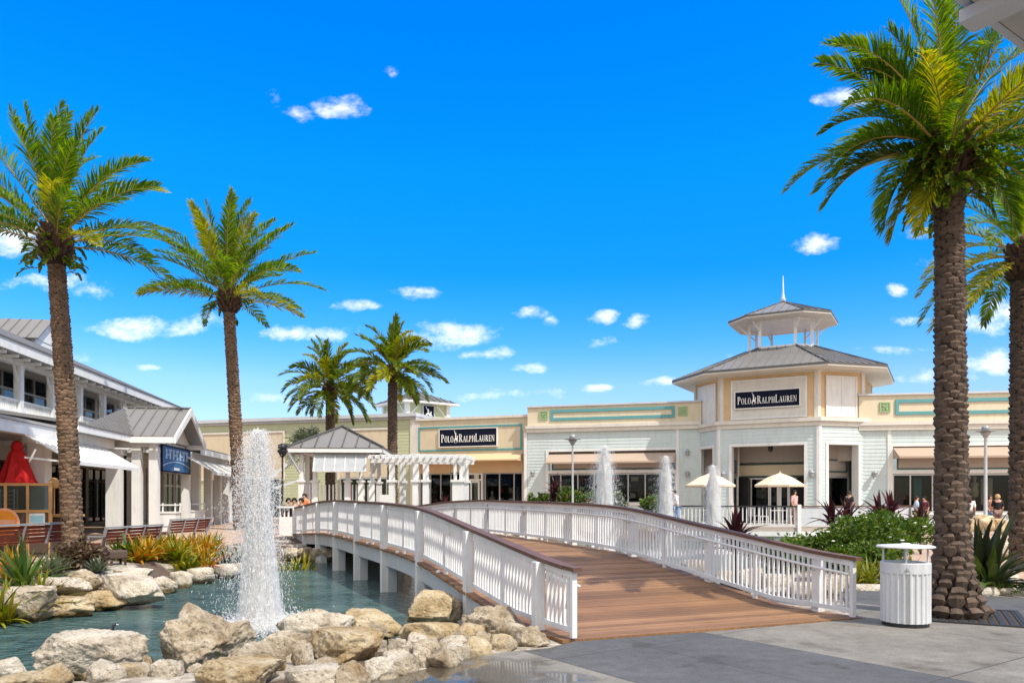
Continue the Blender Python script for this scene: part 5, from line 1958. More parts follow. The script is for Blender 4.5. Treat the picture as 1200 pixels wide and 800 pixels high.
# porch inside: ceiling, back wall with doors and upper panel
q = MB()
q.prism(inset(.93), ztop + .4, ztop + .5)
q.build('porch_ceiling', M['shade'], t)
yb = 2.3
q = MB()
q.box(-CH, FW + CH, yb, yb + .12, 3.55, ztop + .4)
q.box(-CH, .35, yb, yb + .12, -.2, 3.55)
q.build('back_wall', M['taupe2'], t)
q = MB()
q.frame_xz(.1, FW - .1, 2.75, 3.5, .08, yb - .06, yb - .002)
q.build('transom_frame', M['darkgreen'], t)
box_part(t, 'transom_panel', 'cream', (.18, FW - .18, yb - .03, yb - .004, 2.83, 3.42))
shopwin(t, .3, FW + .25, .25, 2.7, [.75, 1.25, 2.2, 2.75, 3.3, 3.9, 4.6], 7, yb, 2.5, frame='white')
for i_ in (7, 1):
    Lc = (Vector(OCT[(i_ + 1) % 8]) - Vector(OCT[i_])).length
    q = MB()
    q.box(.1, Lc - .1, 1.25, 1.35, 2.75, ztop + .4)
    on_face(q, i_)
    q.build('back_wall', M['taupe2'], t)
    q = MB()
    q.frame_xz(.2, Lc - .2, 2.95, 3.65, .08, 1.19, 1.248)
    on_face(q, i_)
    q.build('transom_frame', M['darkgreen'], t)
    q = MB()
    q.frame_xz(.1, Lc - .1, .25, 2.74, .08, 1.2, 1.3)
    q.box(Lc / 2 - .04, Lc / 2 + .04, 1.21, 1.29, .33, 2.66)
    on_face(q, i_)
    ww_ = q.build('shop_window', M['alu'], t)
    q = MB()
    q.box(.15, Lc - .15, 1.245, 1.255, .33, 2.66)
    on_face(q, i_)
    q.build('glass', M['glass'], ww_)
    q = MB()
    q.box(.1, Lc - .1, 1.9, 2.0, 0, 2.74)
    on_face(q, i_)
    q.build('room', M['interior'], ww_)
q = MB()
for k in range(2):
    q.frame_xz(2.25 + k * .55, 2.72 + k * .55, .28, 2.4, .08, yb - .05, yb - .032)
q.build('door', M['white'], t)
for i, xx in ((0, .33), (0, FW - .33)):
    wall_lamp(t, xx, 2.85, -.03, 1.1)
pl = MB()
pl.lathe([(.01, .55), (.015, .3), (.10, .25), (.13, .1), (.11, -.05), (.03, -.1)], 10, (FW / 2, .9, ztop - .2))
pl.build('hanging_lamp', M['black'], t)
# drum
k1 = .965
O2 = inset(k1)
zd1 = 8.25
q = MB()
for i in range(8):
    L_ = (Vector(O2[(i + 1) % 8]) - Vector(O2[i])).length
    s_ = MB()
    s_.siding(.06, L_ - .06, zc1 + .02, zd1, 0, .16)
    s_.box(0.01, L_ - .01, .002, .2, zc1 + .001, zd1)
    on_face(s_, i, O2)
    q.add(s_.v, s_.f)
q.build('drum_wall', M['peach'], t)
q = MB()
for i in range(8):
    L_ = (Vector(O2[(i + 1) % 8]) - Vector(O2[i])).length
    s_ = MB()
    s_.box(-.03, .16, -.06, .04, zc1 + .02, zd1)
    s_.box(L_ - .16, L_ + .03, -.06, .04, zc1 + .02, zd1)
    s_.box(.16, L_ - .16, -.05, .04, zd1 - .16, zd1)
    on_face(s_, i, O2)
    q.add(s_.v, s_.f)
q.build('drum_trim', M['offwhite'], t)
for i in (7, 0, 1):
    L_ = (Vector(O2[(i + 1) % 8]) - Vector(O2[i])).length
    a, b_ = (.55, L_ - .5) if i == 0 else (.45, L_ - .45)
    s_ = MB()
    s_.frame_xz(a, b_, zc1 + .06, zd1 - .35, .09, -.09, -.03)
    if i:
        s_.box((a + b_) / 2 - .02, (a + b_) / 2 + .02, -.085, -.03, zc1 + .15, zd1 - .44)
    on_face(s_, i, O2)
    pf = s_.build('shutter_frame' if i else 'panel_frame', M['white'], t)
    s_ = MB()
    s_.box(a + .09, b_ - .09, -.06, -.03, zc1 + .15, zd1 - .44)
    on_face(s_, i, O2)
    s_.build('panel', M['white'] if i else M['offwhite'], pf)
# main roof
O3, O4 = inset(1.215), inset(.40)
ze, zr = 8.28, 10.0
q = MB()
q.prism(O3, ze - .10, ze - .002)
q.build('soffit', M['offwhite'], t)
q = MB()
for i in range(8):
    a, b_, c_, d_ = O3[i], O3[(i + 1) % 8], O4[(i + 1) % 8], O4[i]
    q.roof([(a[0], a[1], ze + .06), (b_[0], b_[1], ze + .06), (c_[0], c_[1], zr), (d_[0], d_[1], zr)], .42)
q.build('roof', M['roofmetal'], t)
q = MB()
for i in range(8):
    a, b_, c_ = O3[i], O3[(i + 1) % 8], O4[i]
    q.bar((a[0], a[1], ze + .09), (c_[0], c_[1], zr + .05), .12, .06)
    q.bar((a[0], a[1], ze + .03), (b_[0], b_[1], ze + .03), .05, .12)
q.build('hip_cap', M['roofdark'], t)
# cupola
O5 = inset(.37)
q = MB()
q.prism(inset(.385), zr - .1, zr + .12)
for i in range(8):
    a, b_ = Vector(O5[i]), Vector(O5[(i + 1) % 8])
    q.box(a.x - .07, a.x + .07, a.y - .07, a.y + .07, zr + .1, 11.52)
    m_ = a.lerp(b_, .5)
    out = (a - Vector((CX, CY))) * 1.32 + Vector((CX, CY))
    q.bar((a.x, a.y, zr + .95), (out.x, out.y, 11.5), .07, .07)
q.prism(inset(.385), 11.5, 11.6)
q.build('cupola_frame', M['white'], t)
O6 = inset(.60)
q = MB()
q.prism(O6, 11.60, 11.68)
q.build('soffit', M['offwhite'], t)
q = MB()
for i in range(8):
    a, b_ = O6[i], O6[(i + 1) % 8]
    q.roof([(a[0], a[1], 11.76), (b_[0], b_[1], 11.76), (CX, CY, 12.95)], .42)
for i in range(8):
    a, b_ = O6[i], O6[(i + 1) % 8]
    q.bar((a[0], a[1], 11.79), (CX, CY, 12.97), .09, .05, 1)
    q.bar((a[0], a[1], 11.72), (b_[0], b_[1], 11.72), .05, .10, 1)
q.build('cupola_roof', [M['roofmetal'], M['roofdark']], t)
q = MB()
q.lathe([(.14, -.1), (.13, .1), (.17, .16), (.10, .25), (.055, .6), (.015, 1.55)], 10, (CX, CY, 12.9))
q.build('spire', M['greywhite'], t, smooth=True)
FT2 = Facade(tuple((FT.o + FT.d * O2[0][0] + FT.n * O2[0][1]).xy), tuple((FT.o + FT.d * O2[1][0] + FT.n * O2[1][1]).xy))
name_sign(FT2, 861, 938.5, 456.5, 478, -.06, 'navy shop name sign on the corner tower drum')

# ===== terrace in front of the tower
dk = thing('terrace_deck', 'timber terrace with black topped railing in front of the corner tower', 'terrace', (11, 35, 0))
q = MB()
pts_ = [(7.2, 35.2), (12.7, 34.0), (17.0, 34.4), (19.5, 37.0), (18.5, 39.3), (15.5, 39.0), (11, 41.3), (8.2, 42)]
q.prism(pts_, .12, .28)
wbuild(q, 'deck', M['taupe2'], dk)
q = MB()
q.prism([(x, y + .12) for x, y in pts_], -.8, .10)
for i in range(3):
    (ax, ay), (bx, by) = pts_[i], pts_[i + 1]
    q.bar((ax, ay, 0), (bx, by, 0), .1, .22)
wbuild(q, 'fascia', M['white'], dk)
for i in range(3):
    a, b_ = Vector((*pts_[i], 0)), Vector((*pts_[i + 1], 0))
    q = MB()
    q.bar(a + Vector((0, 0, 1.22)), b_ + Vector((0, 0, 1.22)), .11, .06)
    wbuild(q, 'handrail', M['black' if i == 0 else 'rail_brown'], dk)
    q = MB()
    L_ = (b_ - a).length
    n = int(L_ / .17)
    for k in range(n + 1):
        p = a.lerp(b_, k / n)
        if i == 0:
            q.bar(p + Vector((0, 0, .38)), p + Vector((0, 0, 1.2)), .04, .04)
    q.bar(a + Vector((0, 0, .38)), b_ + Vector((0, 0, .38)), .05, .06)
    if i:
        q.bar(a + Vector((0, 0, .78)), b_ + Vector((0, 0, .78)), .03, .78)
    wbuild(q, 'railing_panel', M['white2' if i == 0 else 'greywhite'], dk)
    q = MB()
    p = b_
    q.bar((p.x, p.y, -.6), (p.x, p.y, 1.30), .16, .16)
    wbuild(q, 'post', M['white'], dk)

# ===== two storey gallery building on the left
FA = Facade((-16.12, 18), (-20.0, 46.0))
t = FA.root('gallery_building', 'white two storey building with upper gallery and low metal porch roof on the left')
u = FA.u
L0, L1 = -6, u(207, -.6)
zF0, zF1, zR, zB, zE0, zE1 = 4.10, 4.50, 4.95, 6.22, 6.40, 6.74
q = MB()
q.box(L0, L1, -.25, 2.9, zF0, zF1)
q.box(L0, L1, -.32, -.252, zF1 - .12, zF1 + .04)
q.build('gallery_floor', M['white'], t)
# upper wall with windows
cols = [u(21) + (i - 2) * 2.51 for i in range(11)]
q = MB()
yw = 1.45
q.box(L0, L1, yw, yw + .15, zF1, 5.0)
q.box(L0, L1, yw, yw + .15, 6.45, 7.0)
for c in cols:
    q.box(c + .65, c + .85, yw, yw + .15, 5.0, 6.45)
q.box(L0, L1, yw + 6.9, yw + 7.05, -.2, 7.0)
q.box(L1 - .2, L1, yw + .151, yw + 6.9, -.2, 7.0)
q.build('upper_wall', M['offwhite'], t)
for i in range(len(cols) - 1):
    a, b_ = cols[i] + .85, cols[i + 1] + .65
    shopwin(t, a, b_, 5.0, 6.45, [(a + b_) / 2], 20 + i, yw + .03, 1.5, frame='alu', glass='glass2', trans=5.75, name='window')
q = MB()
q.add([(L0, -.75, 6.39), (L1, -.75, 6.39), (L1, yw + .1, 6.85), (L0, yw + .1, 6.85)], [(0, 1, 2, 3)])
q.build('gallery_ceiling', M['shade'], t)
for c in cols:
    q = MB()
    q.box(c - .12, c + .12, -.15, .09, zF1, zB)
    q.box(c - .15, c + .15, -.18, .12, zF1, zF1 + .16)
    for s in (-1, 1):
        q.bar((c + s * .10, -.03, zB - .55), (c + s * .36, -.03, zB), .06, .07)
    q.build('column', M['white'], t)
q = MB()
q.box(L0, L1, -.16, .1, zB, zB + .16)
q.build('gallery_beam', M['white'], t)
x = L0 + 4
while x < L1 - .3:
    q = MB()
    q.box(x, x + .07, -.69, -.17, zB + .06, zB + .16)
    q.build('rafter_tail', M['white'], t)
    x += .8
for i in range(len(cols) - 1):
    a, b_ = cols[i] + .16, cols[i + 1] - .16
    q = MB()
    q.box(a, b_, -.1, .0, zR, zR + .07)
    q.box(a, b_, -.08, -.02, zF1 + .06, zF1 + .11)
    n = int((b_ - a) / .11)
    for k in range(1, n):
        x = a + (b_ - a) * k / n
        q.box(x - .018, x + .018, -.065, -.035, zF1 + .10, zR)
    q.box(a, b_, -.03, -.01, zF1 + .1, zR)
    q.build('gallery_railing', M['white'], t)
q = MB()
q.box(L0, L1 + .1, -.80, -.70, zE0, zE1)
q.build('eave_fascia', M['white'], t)
zt = 9.5
q = MB()
q.plate([(L0, -.84, zE1 + .03), (L1 + .15, -.84, zE1 + .03), (L1 - 5.2, 5.2, zt), (L0, 5.2, zt)], (0, 0, -.05))
q.plate([(L1 + .15, -.84, zE1 + .03), (L1 + .15, 11.2, zE1 + .03), (L1 - 5.2, 5.2, zt)], (0, 0, -.05))
q.build('roof', M['shingle'], t)
# roof dormer with a white gable
ug = u(57, 4.2)
q = MB()
q.box(ug - 1.3, ug + 1.3, 4.25, 10, 7.2, 9.3)
q.face_xz([(ug - 1.4, 9.3), (ug + 1.4, 9.3), (ug, 10.4)], 4.22, 10)
q.build('dormer', M['white'], t)
q = MB()
q.roof([(ug - 1.6, 4.0, 9.28), (ug - 1.6, 10, 9.28), (ug, 10, 10.5), (ug, 4.0, 10.5)], .5)
q.roof([(ug + 1.6, 10, 9.28), (ug + 1.6, 4.0, 9.28), (ug, 4.0, 10.5), (ug, 10, 10.5)], .5)
q.build('dormer_roof', M['roofmetal'], t)
# ground floor
q = MB()
q.box(L0, L1, 2.3, 2.5, 3.1, zF0)
q.box(L0, L1, 2.3, 2.5, -.3, .35)
ps = [L0 + i * 3.0 for i in range(int((L1 - L0) / 3.0) + 1)]
for p in ps:
    q.box(p - .14, p + .14, 2.3, 2.5, .35, 3.1)
q.build('ground_floor_wall', M['offwhite'], t)
for i in range(len(ps) - 1):
    a, b_ = ps[i] + .14, ps[i + 1] - .14
    shopwin(t, a, b_, .35, 3.1, [a + (b_ - a) * k / 3 for k in (1, 2)], 40 + i, 2.35, 2.2, frame='brownboard', trans=2.45, name='shop_window')
# porch: long eave, beam, columns, awnings
yp = -3.25
e0, e1 = L0, u(152, yp)
q = MB()
q.box(L0, e1 + .05, yp + .55, yp + .85, 3.42, 3.75)
q.build('porch_beam', M['white'], t)
q = MB()
q.box(u(92, yp), e1 + .3, yp, yp + .06, 3.70, 3.96)
q.build('porch_fascia', M['white'], t)
q = MB()
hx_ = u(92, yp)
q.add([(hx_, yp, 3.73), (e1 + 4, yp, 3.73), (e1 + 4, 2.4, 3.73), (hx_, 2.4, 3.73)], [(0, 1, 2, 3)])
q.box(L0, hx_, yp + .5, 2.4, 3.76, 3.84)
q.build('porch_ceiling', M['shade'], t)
q = MB()
q.roof([(u(92, yp), yp - .03, 3.98), (e1 + .3, yp - .03, 3.98), (e1 + .3, -.34, 4.40), (u(92, yp), -.34, 4.40)], .45)
q.build('porch_roof', M['roofmetal'], t)
for px in (46, 134):
    c = u(px, yp + .7)
    q = MB()
    q.box(c - .24, c + .24, yp + .45, yp + .93, -.2, 3.42)
    q.box(c - .34, c + .34, yp + .35, yp + 1.03, 3.22, 3.43)
    q.box(c - .30, c + .30, yp + .39, yp + .99, -.2, .35)
    q.build('porch_column', M['white'], t)
for a, b_ in ((u(60, yp - .2), u(143, yp - .2)),):
    q = MB()
    q.plate([(a, yp + .5, 3.40), (b_, yp + .5, 3.40), (b_, yp - .75, 2.66), (a, yp - .75, 2.66)], (0, 0, -.03))
    q.box(a, b_, yp - .77, yp - .73, 2.56, 2.67)
    n = int((b_ - a) / .32)
    for k in range(n + 1):
        x = a + (b_ - a) * k / n
        q.bar((x, yp + .5, 3.42), (x, yp - .75, 2.68), .03, .03, 0, (0, 1, 1))
    for x in (a, b_):
        q.bar((x, yp + .5, 2.75), (x, yp - .73, 2.62), .05, .05)
    q.build('awning', M['white'], t)
# cross gable entry porch
yg = -4.85
g0, g1 = u(206, yg), u(240, yg)
gm_ = (g0 + g1) / 2
zg, zr = 3.93, 5.22
ye = -2.3
q = MB()
q.roof([(g0, ye - 1.0, zg), (g0, yg, zg), (gm_, yg, zr), (gm_, ye, zr)], .42)
q.roof([(g1, yg, zg), (g1, ye, zg), (gm_, ye, zr), (gm_, yg, zr)], .42)
hx = u(98, yp)
q.roof([(hx, yp - .05, zg + .03), (g0, yp - .05, zg + .03), (gm_, ye, zr)], .40)
q.bar((g0, yp, zg + .05), (gm_, ye, zr + .03), .16, .05)
q.bar((gm_, ye, zr + .03), (gm_, yg, zr + .03), .14, .05)
q.build('gable_roof', M['roofmetal'], t)
q = MB()
q.bar((g0 - .02, yg - .03, zg - .06), (gm_, yg - .03, zr - .02), .06, .24, 0, (0, -1, 0)) if False else None
q.plate([(g0 - .12, yg - .03, zg - .28), (g0 - .12, yg - .03, zg - .02), (gm_, yg - .03, zr + .03), (gm_, yg - .03, zr - .28)], (0, .07, 0))
q.plate([(g1 + .12, yg - .03, zg - .28), (g1 + .12, yg - .03, zg - .02), (gm_, yg - .03, zr + .03), (gm_, yg - .03, zr - .28)], (0, .07, 0))
q.box(g0 - .10, g0 - .02, yg + .05, yp + .1, zg - .26, zg - .03)
q.box(g1 + .02, g1 + .10, yg + .05, ye, zg - .26, zg - .03)
q.build('gable_fascia', M['white'], t)
q = MB()
q.face_xz([(g0, zg - .1), (g1, zg - .1), (gm_, zr - .12)], yg + .62, yg + .72)
q.build('gable_wall', M['offwhite'], t)
ycol = yg + .9
c0, c1 = u(181, ycol), u(218, ycol)
q = MB()
q.box(c0 - .2, c1 + .2, ycol - .12, ycol + .12, 3.55, 3.8)
q.box(c0 - .15, c0 + .15, ycol + .12, 2.3, 3.55, 3.8)
q.box(c1 - .15, c1 + .15, ycol + .12, 2.3, 3.55, 3.8)
q.build('porch_beam', M['white'], t)
for c, yy_ in ((c0, ycol), (c1, ycol), (c0, ycol + .62), (c1, ycol + 1.3)):
    q = MB()
    q.box(c - .16, c + .16, yy_ - .16, yy_ + .16, -.1, 3.55)
    q.box(c - .20, c + .20, yy_ - .20, yy_ + .20, -.1, .45)
    q.build('porch_column', M['white'], t)
# hanging blue banner sign between the two front columns
b0 = FA.o + FA.d * ((c0 + c1) / 2) + FA.n * (ycol - .18)
bs = thing('banner_sign', 'blue banner sign with pale strokes and arch hanging in the porch gable', 'sign', (b0.x, b0.y, 2.62), FA.rz)
bw = (c1 - c0) / 2 - .22
box_part(bs, 'board', 'signblue', (-bw, bw, -.04, .0, .04, 1.02))
q = MB()
q.frame_xz(-bw - .04, bw + .04, 0, 1.06, .05, -.06, .01)
q.bar((-bw * .7, -.02, 1.05), (-bw * .7, -.02, 1.2), .02, .02)
q.bar((bw * .7, -.02, 1.05), (bw * .7, -.02, 1.2), .02, .02)
q.build('frame', M['navy'], bs)
q = MB()
n = 14
for k in range(n):
    a, b_ = -1 + 2 * k / n, -1 + 2 * (k + 1) / n
    za, zb2 = .22 + .20 * (1 - a * a), .22 + .20 * (1 - b_ * b_)
    q.face_xz([(a * bw * .95, za), (b_ * bw * .95, zb2), (b_ * bw * .95, zb2 + .045), (a * bw * .95, za + .045)], -.055, -.041)
rg = random.Random(9)
for k in range(7):
    x = (-1 + 2 * (k + .5) / 7) * bw * .86
    w_ = bw * .05
    q.face_xz([(x - w_, .52), (x + w_, .52), (x + w_, .92), (x - w_, .92)], -.055 - .001 * k, -.041)
    if k % 2:
        q.face_xz([(x - w_ * 2.2, .84), (x + w_ * 2.2, .84), (x + w_ * 2.2, .92), (x - w_ * 2.2, .92)], -.065 - .001 * k, -.041)
    else:
        q.face_xz([(x - w_, .66), (x + w_ * 3, .66), (x + w_ * 3, .73), (x - w_, .73)], -.065 - .001 * k, -.041)
q.build('marking', M['paleblue'], bs)
box_part(bs, 'plaque', 'white', (-bw * .2, bw * .16, -.06, -.041, .10, .20))
# planter boxes with little railings beside the porch
for i, (px, off, lb) in enumerate(((198, yg + .7, 'white planter box with small railing between the porch columns'), (228, yg + .7, 'white planter box with small railing right of the porch'))):
    p = FA.o + FA.d * u(px, off) + FA.n * off
    pb = thing('planter_box', lb, 'planter', (p.x, p.y, base_h(p.x, p.y)), FA.rz, 'white porch planters')
    q = MB()
    q.box(-.35, .35, -.35, .35, 0, .72)
    q.box(-.39, .39, -.39, .39, .72, .78)
    q.build('box', M['white'], pb)
    q = MB()
    for sx in (-.33, .33):
        for sy in (-.33, .33):
            q.box(sx - .025, sx + .025, sy - .025, sy + .025, .78, 1.12)
    for s in (-.33, .33):
        q.box(-.4, .4, s - .02, s + .02, 1.02, 1.07)
        q.box(s - .02, s + .02, -.4, .4, 1.021, 1.071)
    q.build('railing', M['white'], pb)

# ===== low arcade beyond the porch
t = FA.root('arcade_building', 'low white arcade with striped awnings beyond the gabled porch')
yA = yg + .75
a0, a1 = u(222, yA), u(279, yA)
q = MB()
q.roof([(a0, yA - .5, 3.75), (a1, yA - .5, 3.75), (a1, yA + 3.5, 4.75), (a0, yA + 3.5, 4.75)], .5)
q.roof([(a1, yA - .5, 3.75), (a1, yA + 7.5, 3.75), (a1 - .01, yA + 3.5, 4.75)], .5)
q.build('roof', M['roofmetal'], t)
box_part(t, 'fascia', 'white', (a0, a1, yA - .55, yA - .46, 3.50, 3.74), (a0, a1, yA - .1, yA + .2, 3.3, 3.62))
q = MB()
q.box(a0, a1, yA + 2.4, yA + 2.6, -.2, 3.6)
q.build('wall', M['offwhite'], t)
k = 0
for c in (u(233, yA), u(247, yA), u(258, yA), u(267, yA), u(275, yA)):
    q = MB()
    q.box(c - .17, c + .17, yA - .05, yA + .29, -.1, 3.3)
    q.build('column', M['white'], t)
    if k < 4:
        shopwin(t, c + .4, c + 2.1, .2, 2.9, [c + 1.25], 70 + k, yA + 2.3, 1.6, frame='white', trans=2.2, name='window')
    k += 1
for i, (pa, pb_) in enumerate(((233, 247), (248, 276))):
    x0, x1 = u(pa, yA - .6), u(pb_, yA - .6)
    q = MB()
    q.plate([(x0, yA - .12, 3.35), (x1, yA - .12, 3.35), (x1, yA - 1.2, 2.72), (x0, yA - 1.2, 2.72)], (0, 0, -.03))
    q.box(x0, x1, yA - 1.22, yA - 1.18, 2.60, 2.73)
    n = max(2, int((x1 - x0) / .4))
    for k in range(n + 1):
        x = x0 + (x1 - x0) * k / n
        q.bar((x, yA - .12, 3.37), (x, yA - 1.2, 2.74), .03, .03, 0, (0, 1, 1))
    q.build('awning', M['white'], t)

# ===== small pavilion at the far bridge end
gc = at(401, 33.6, z=0)
gb = thing('pavilion', 'small white pavilion with grey hipped metal roof and louvred shutter at the bridge end', 'pavilion', (gc.x, gc.y, .25), R(4))
hw, ze, za = 1.95, 3.42, 4.45
q = MB()
cs = [(-hw, -hw, ze), (hw, -hw, ze), (hw, hw, ze), (-hw, hw, ze)]
for k in range(4):
    q.roof([cs[k], cs[(k + 1) % 4], (0, 0, za)], .55, .06, mr=1)
for k in range(4):
    q.bar(Vector(cs[k]) + Vector((0, 0, .04)), (0, 0, za + .05), .11, .06, 1)
q.build('roof', [M['roofmetal'], M['roofdark']], gb)
q = MB()
for a in range(4):
    v = Matrix.Rotation(a * PI / 2, 3, 'Z')
    b_ = MB().box(-hw - .02, hw + .02, -hw - .02, -hw + .05, ze - .2, ze - .06)
    q.add([v @ Vector(p) for p in b_.v], b_.f)
q.box(-1.5, 1.5, -1.5, 1.5, ze - .24, ze - .201)
q.build('eave_fascia', M['white'], gb)
for x, y in [(-1.45, -1.45), (1.45, -1.45), (1.45, 1.45), (-1.45, 1.45), (-.9, -1.45), (.45, -1.45), (-1.45, -.2), (1.0, -1.45)]:
    q = MB()
    q.box(x - .12, x + .12, y - .12, y + .12, 0, 2.0)
    q.box(x - .17, x + .17, y - .17, y + .17, 2.0, 2.08)
    q.box(x - .08, x + .08, y - .08, y + .08, 2.08, ze - .24)
    q.build('column', M['white'], gb)
q = MB()
x = -1.3
while x < 1.3:
    q.box(x, x + .05, -1.48, -1.42, .1, 1.9)
    x += .16
q.build('picket_screen', M['white'], gb)
q = MB()
x0, x1 = -.85, 1.25
q.plate([(x0, -1.7, 3.2), (x1, -1.7, 3.2), (x1, -2.15, 2.42), (x0, -2.15, 2.42)], (0, .03, -.02))
for k in range(6):
    x = x0 + (x1 - x0) * k / 5
    q.bar((x, -1.72, 3.21), (x, -2.17, 2.41), .06, .05, 1, (0, -1, 1))
for k in range(1, 16):
    f_ = k / 16
    q.bar((x0, -1.715 - .45 * f_, 3.205 - .78 * f_), (x1, -1.715 - .45 * f_, 3.205 - .78 * f_), .035, .012, 1, (0, -.87, .5))
q.build('shutter', [M['white'], M['greywhite']], gb)
q = MB()
for a, b_ in (((-1.5, -1.5, 2.4), (-1.9, -1.9, 3.2)), ((-1.5, -1.5, 2.1), (-2.5, -1.7, 1.75)), ((-1.6, -1.6, 3.1), (-2.6, -1.8, 2.2)), ((1.5, -1.5, 2.4), (1.9, -1.9, 3.2))):
    q.bar(a, b_, .09, .09)
q.build('bracket', M['greywhite'], gb)
box_part(gb, 'red_display', 'flower_red', (.0, .35, .6, .7, .3, 1.9))

# ===== pergola
pg = at(497, 32.5, z=0)
pr = thing('pergola', 'white timber pergola on paired columns in front of the tan shop', 'pergola', (pg.x, pg.y, .22), R(-6))
px0, px1 = -2.05, 2.0
for y in (-.9, .9):
    q = MB()
    for k in range(12):
        a, b_ = px0 + (px1 - px0) * k / 12, px0 + (px1 - px0) * (k + 1) / 12
        q.bar((a, y, 2.93 - .03 * ((a / 2) ** 2)), (b_, y, 2.93 - .03 * ((b_ / 2) ** 2)), .07, .17)
    q.build('beam', M['white'], pr)
for k in range(15):
    x = px0 + .05 + (px1 - px0 - .1) * k / 14
    q = MB()
    zz = 3.07 - .03 * ((x / 2) ** 2)
    q.bar((x, -1.4, zz), (x, 1.4, zz), .045, .11)
    q.build('rafter', M['white'], pr)
q = MB()
for y in (-1.1, 0, 1.1):
    q.bar((px0, y, 3.12), (0, y, 3.15), .04, .04)
    q.bar((0, y, 3.15), (px1, y, 3.12), .04, .04)
q.build('purlin', M['white'], pr)
for x, y, w_ in ((-1.15, -.9, .10), (-.14, -.9, .11), (.28, -.9, .11), (1.62, -.9, .22), (-1.15, .9, .10), (1.62, .9, .13)):
    q = MB()
    q.box(x - w_, x + w_, y - .16, y + .16, -.2, 2.02)
    q.box(x - w_ - .06, x + w_ + .06, y - .22, y + .22, 2.02, 2.12)
    for dx in (-w_ * .55, w_ * .55):
        q.box(x + dx - .06, x + dx + .06, y - .06, y + .06, 2.12, 2.83)
    q.build('column', M['white'], pr)
nb = thing('notice_board', 'small white notice board left of the pergola column by the slim palm', 'sign', at(453, 29.5, z=.3), R(-4))
box_part(nb, 'panel', 'white', (-.27, .27, -.02, .02, .75, 1.42))
box_part(nb, 'stand', 'grey_metal', (-.03, .03, -.02, .02, -.3, .75), (-.2, .2, -.15, .15, -.1, -.04))

# ===== street lamps


def lamp_post(px, y, H, label, mat, rad=.055, kind=0):
    p = at(px, y, z=0)
    p.z = ground_h(p.x, p.y)
    t = thing('street_lamp', label, 'street lamp', p, 0, 'street lamps')
    H -= p.z
    q = MB()
    q.lathe([(.15, -.1), (.15, .06), (.10, .12), (rad * 1.25, .5), (rad, .55), (rad * .8, H - .55), (rad * .9, H - .5)], 12)
    q.build('pole', M[mat], t, smooth=True)
    q = MB()
    q.lathe([(.06, H - .52), (.10, H - .45), (.20, H - .30), (.21, H - .27), (.10, H - .26)], 14)
    if kind == 0:
        q.lathe([(.38, H - .245), (.39, H - .235), (.37, H - .225), (.02, H - .20)], 18)
        q.lathe([(.16, H - .20), (.15, H - .08), (.11, H - .02), (.02, H)], 14)
    else:
        q.lathe([(.17, H - .26), (.16, H - .05), (.04, H)], 12)
    q.build('lamp_head', M['grey_metal' if kind == 0 else 'black'], t, smooth=True)
    return t


lamp_post(671, 36.6, 4.62, 'silver lamp post with disc shaped head in the flower bed by the blue shop', 'pole')
lamp_post(1155, 32.5, 4.65, 'silver lamp post with disc shaped head between the two right palms', 'pole', .075)
lamp_post(331, 29, 3.65, 'thin dark lamp post just right of the tall fountain', 'black', .04, 1)


# ===== benches
def bench(loc, rz, label):
    t = thing('bench', label, 'bench', loc, rz, 'benches along the left bed')
    q = MB()
    for k in range(5):
        q.box(-1.17, 1.17, -.42 + k * .095, -.345 + k * .095, .42, .455)
    q.build('seat', M['bench_wood'], t)
    for i in range(3):
        q = MB()
        a, b_ = -1.15 + i * .78, -1.15 + i * .78 + .73
        for k in range(4):
            z0 = .50 + k * .085
            y0 = .05 + k * .028
            q.plate([(a, y0, z0), (b_, y0, z0), (b_, y0 + .022, z0 + .072), (a, y0 + .022, z0 + .072)], (0, .02, 0))
        q.build('back_panel', M['bench_wood'], t)
    q = MB()
    for x in (-1.19, -.395, .385, 1.19):
        q.bar((x, .045, .40), (x, .175, .86), .05, .05, 0, (0, 1, 0))
    q.box(-1.22, 1.22, .14, .20, .84, .885)
    for x in (-1.1, 1.1):
        q.bar((x, -.40, 0), (x, -.36, .62), .05, .05)
        q.bar((x, .06, 0), (x, .06, .62), .05, .05)
        q.bar((x, -.40, .64), (x, .10, .64), .06, .035)
        q.bar((x, -.36, .40), (x, .06, .40), .05, .05)
    q.build('frame', M['grey_metal'], t)
    return t


bench_spots = [((-10.95, 17.5), 'red brown slatted bench half hidden behind the left palm trunk'), ((-10.2, 20.5), 'red brown slatted bench in the middle, right of the left palm'),
               ((-10.75, 25.4), 'red brown slatted bench farthest along the bed, in front of the gabled porch')]
b0 = None
for (x, y), lb in bench_spots:
    rz = PI / 2 + PI - R(8)
    zz = base_h(x, y) - .02
    if b0 is None:
        b0 = bench((x, y, zz), rz, lb)
    else:
        copy_thing(b0, (x, y, zz), rz, lb)

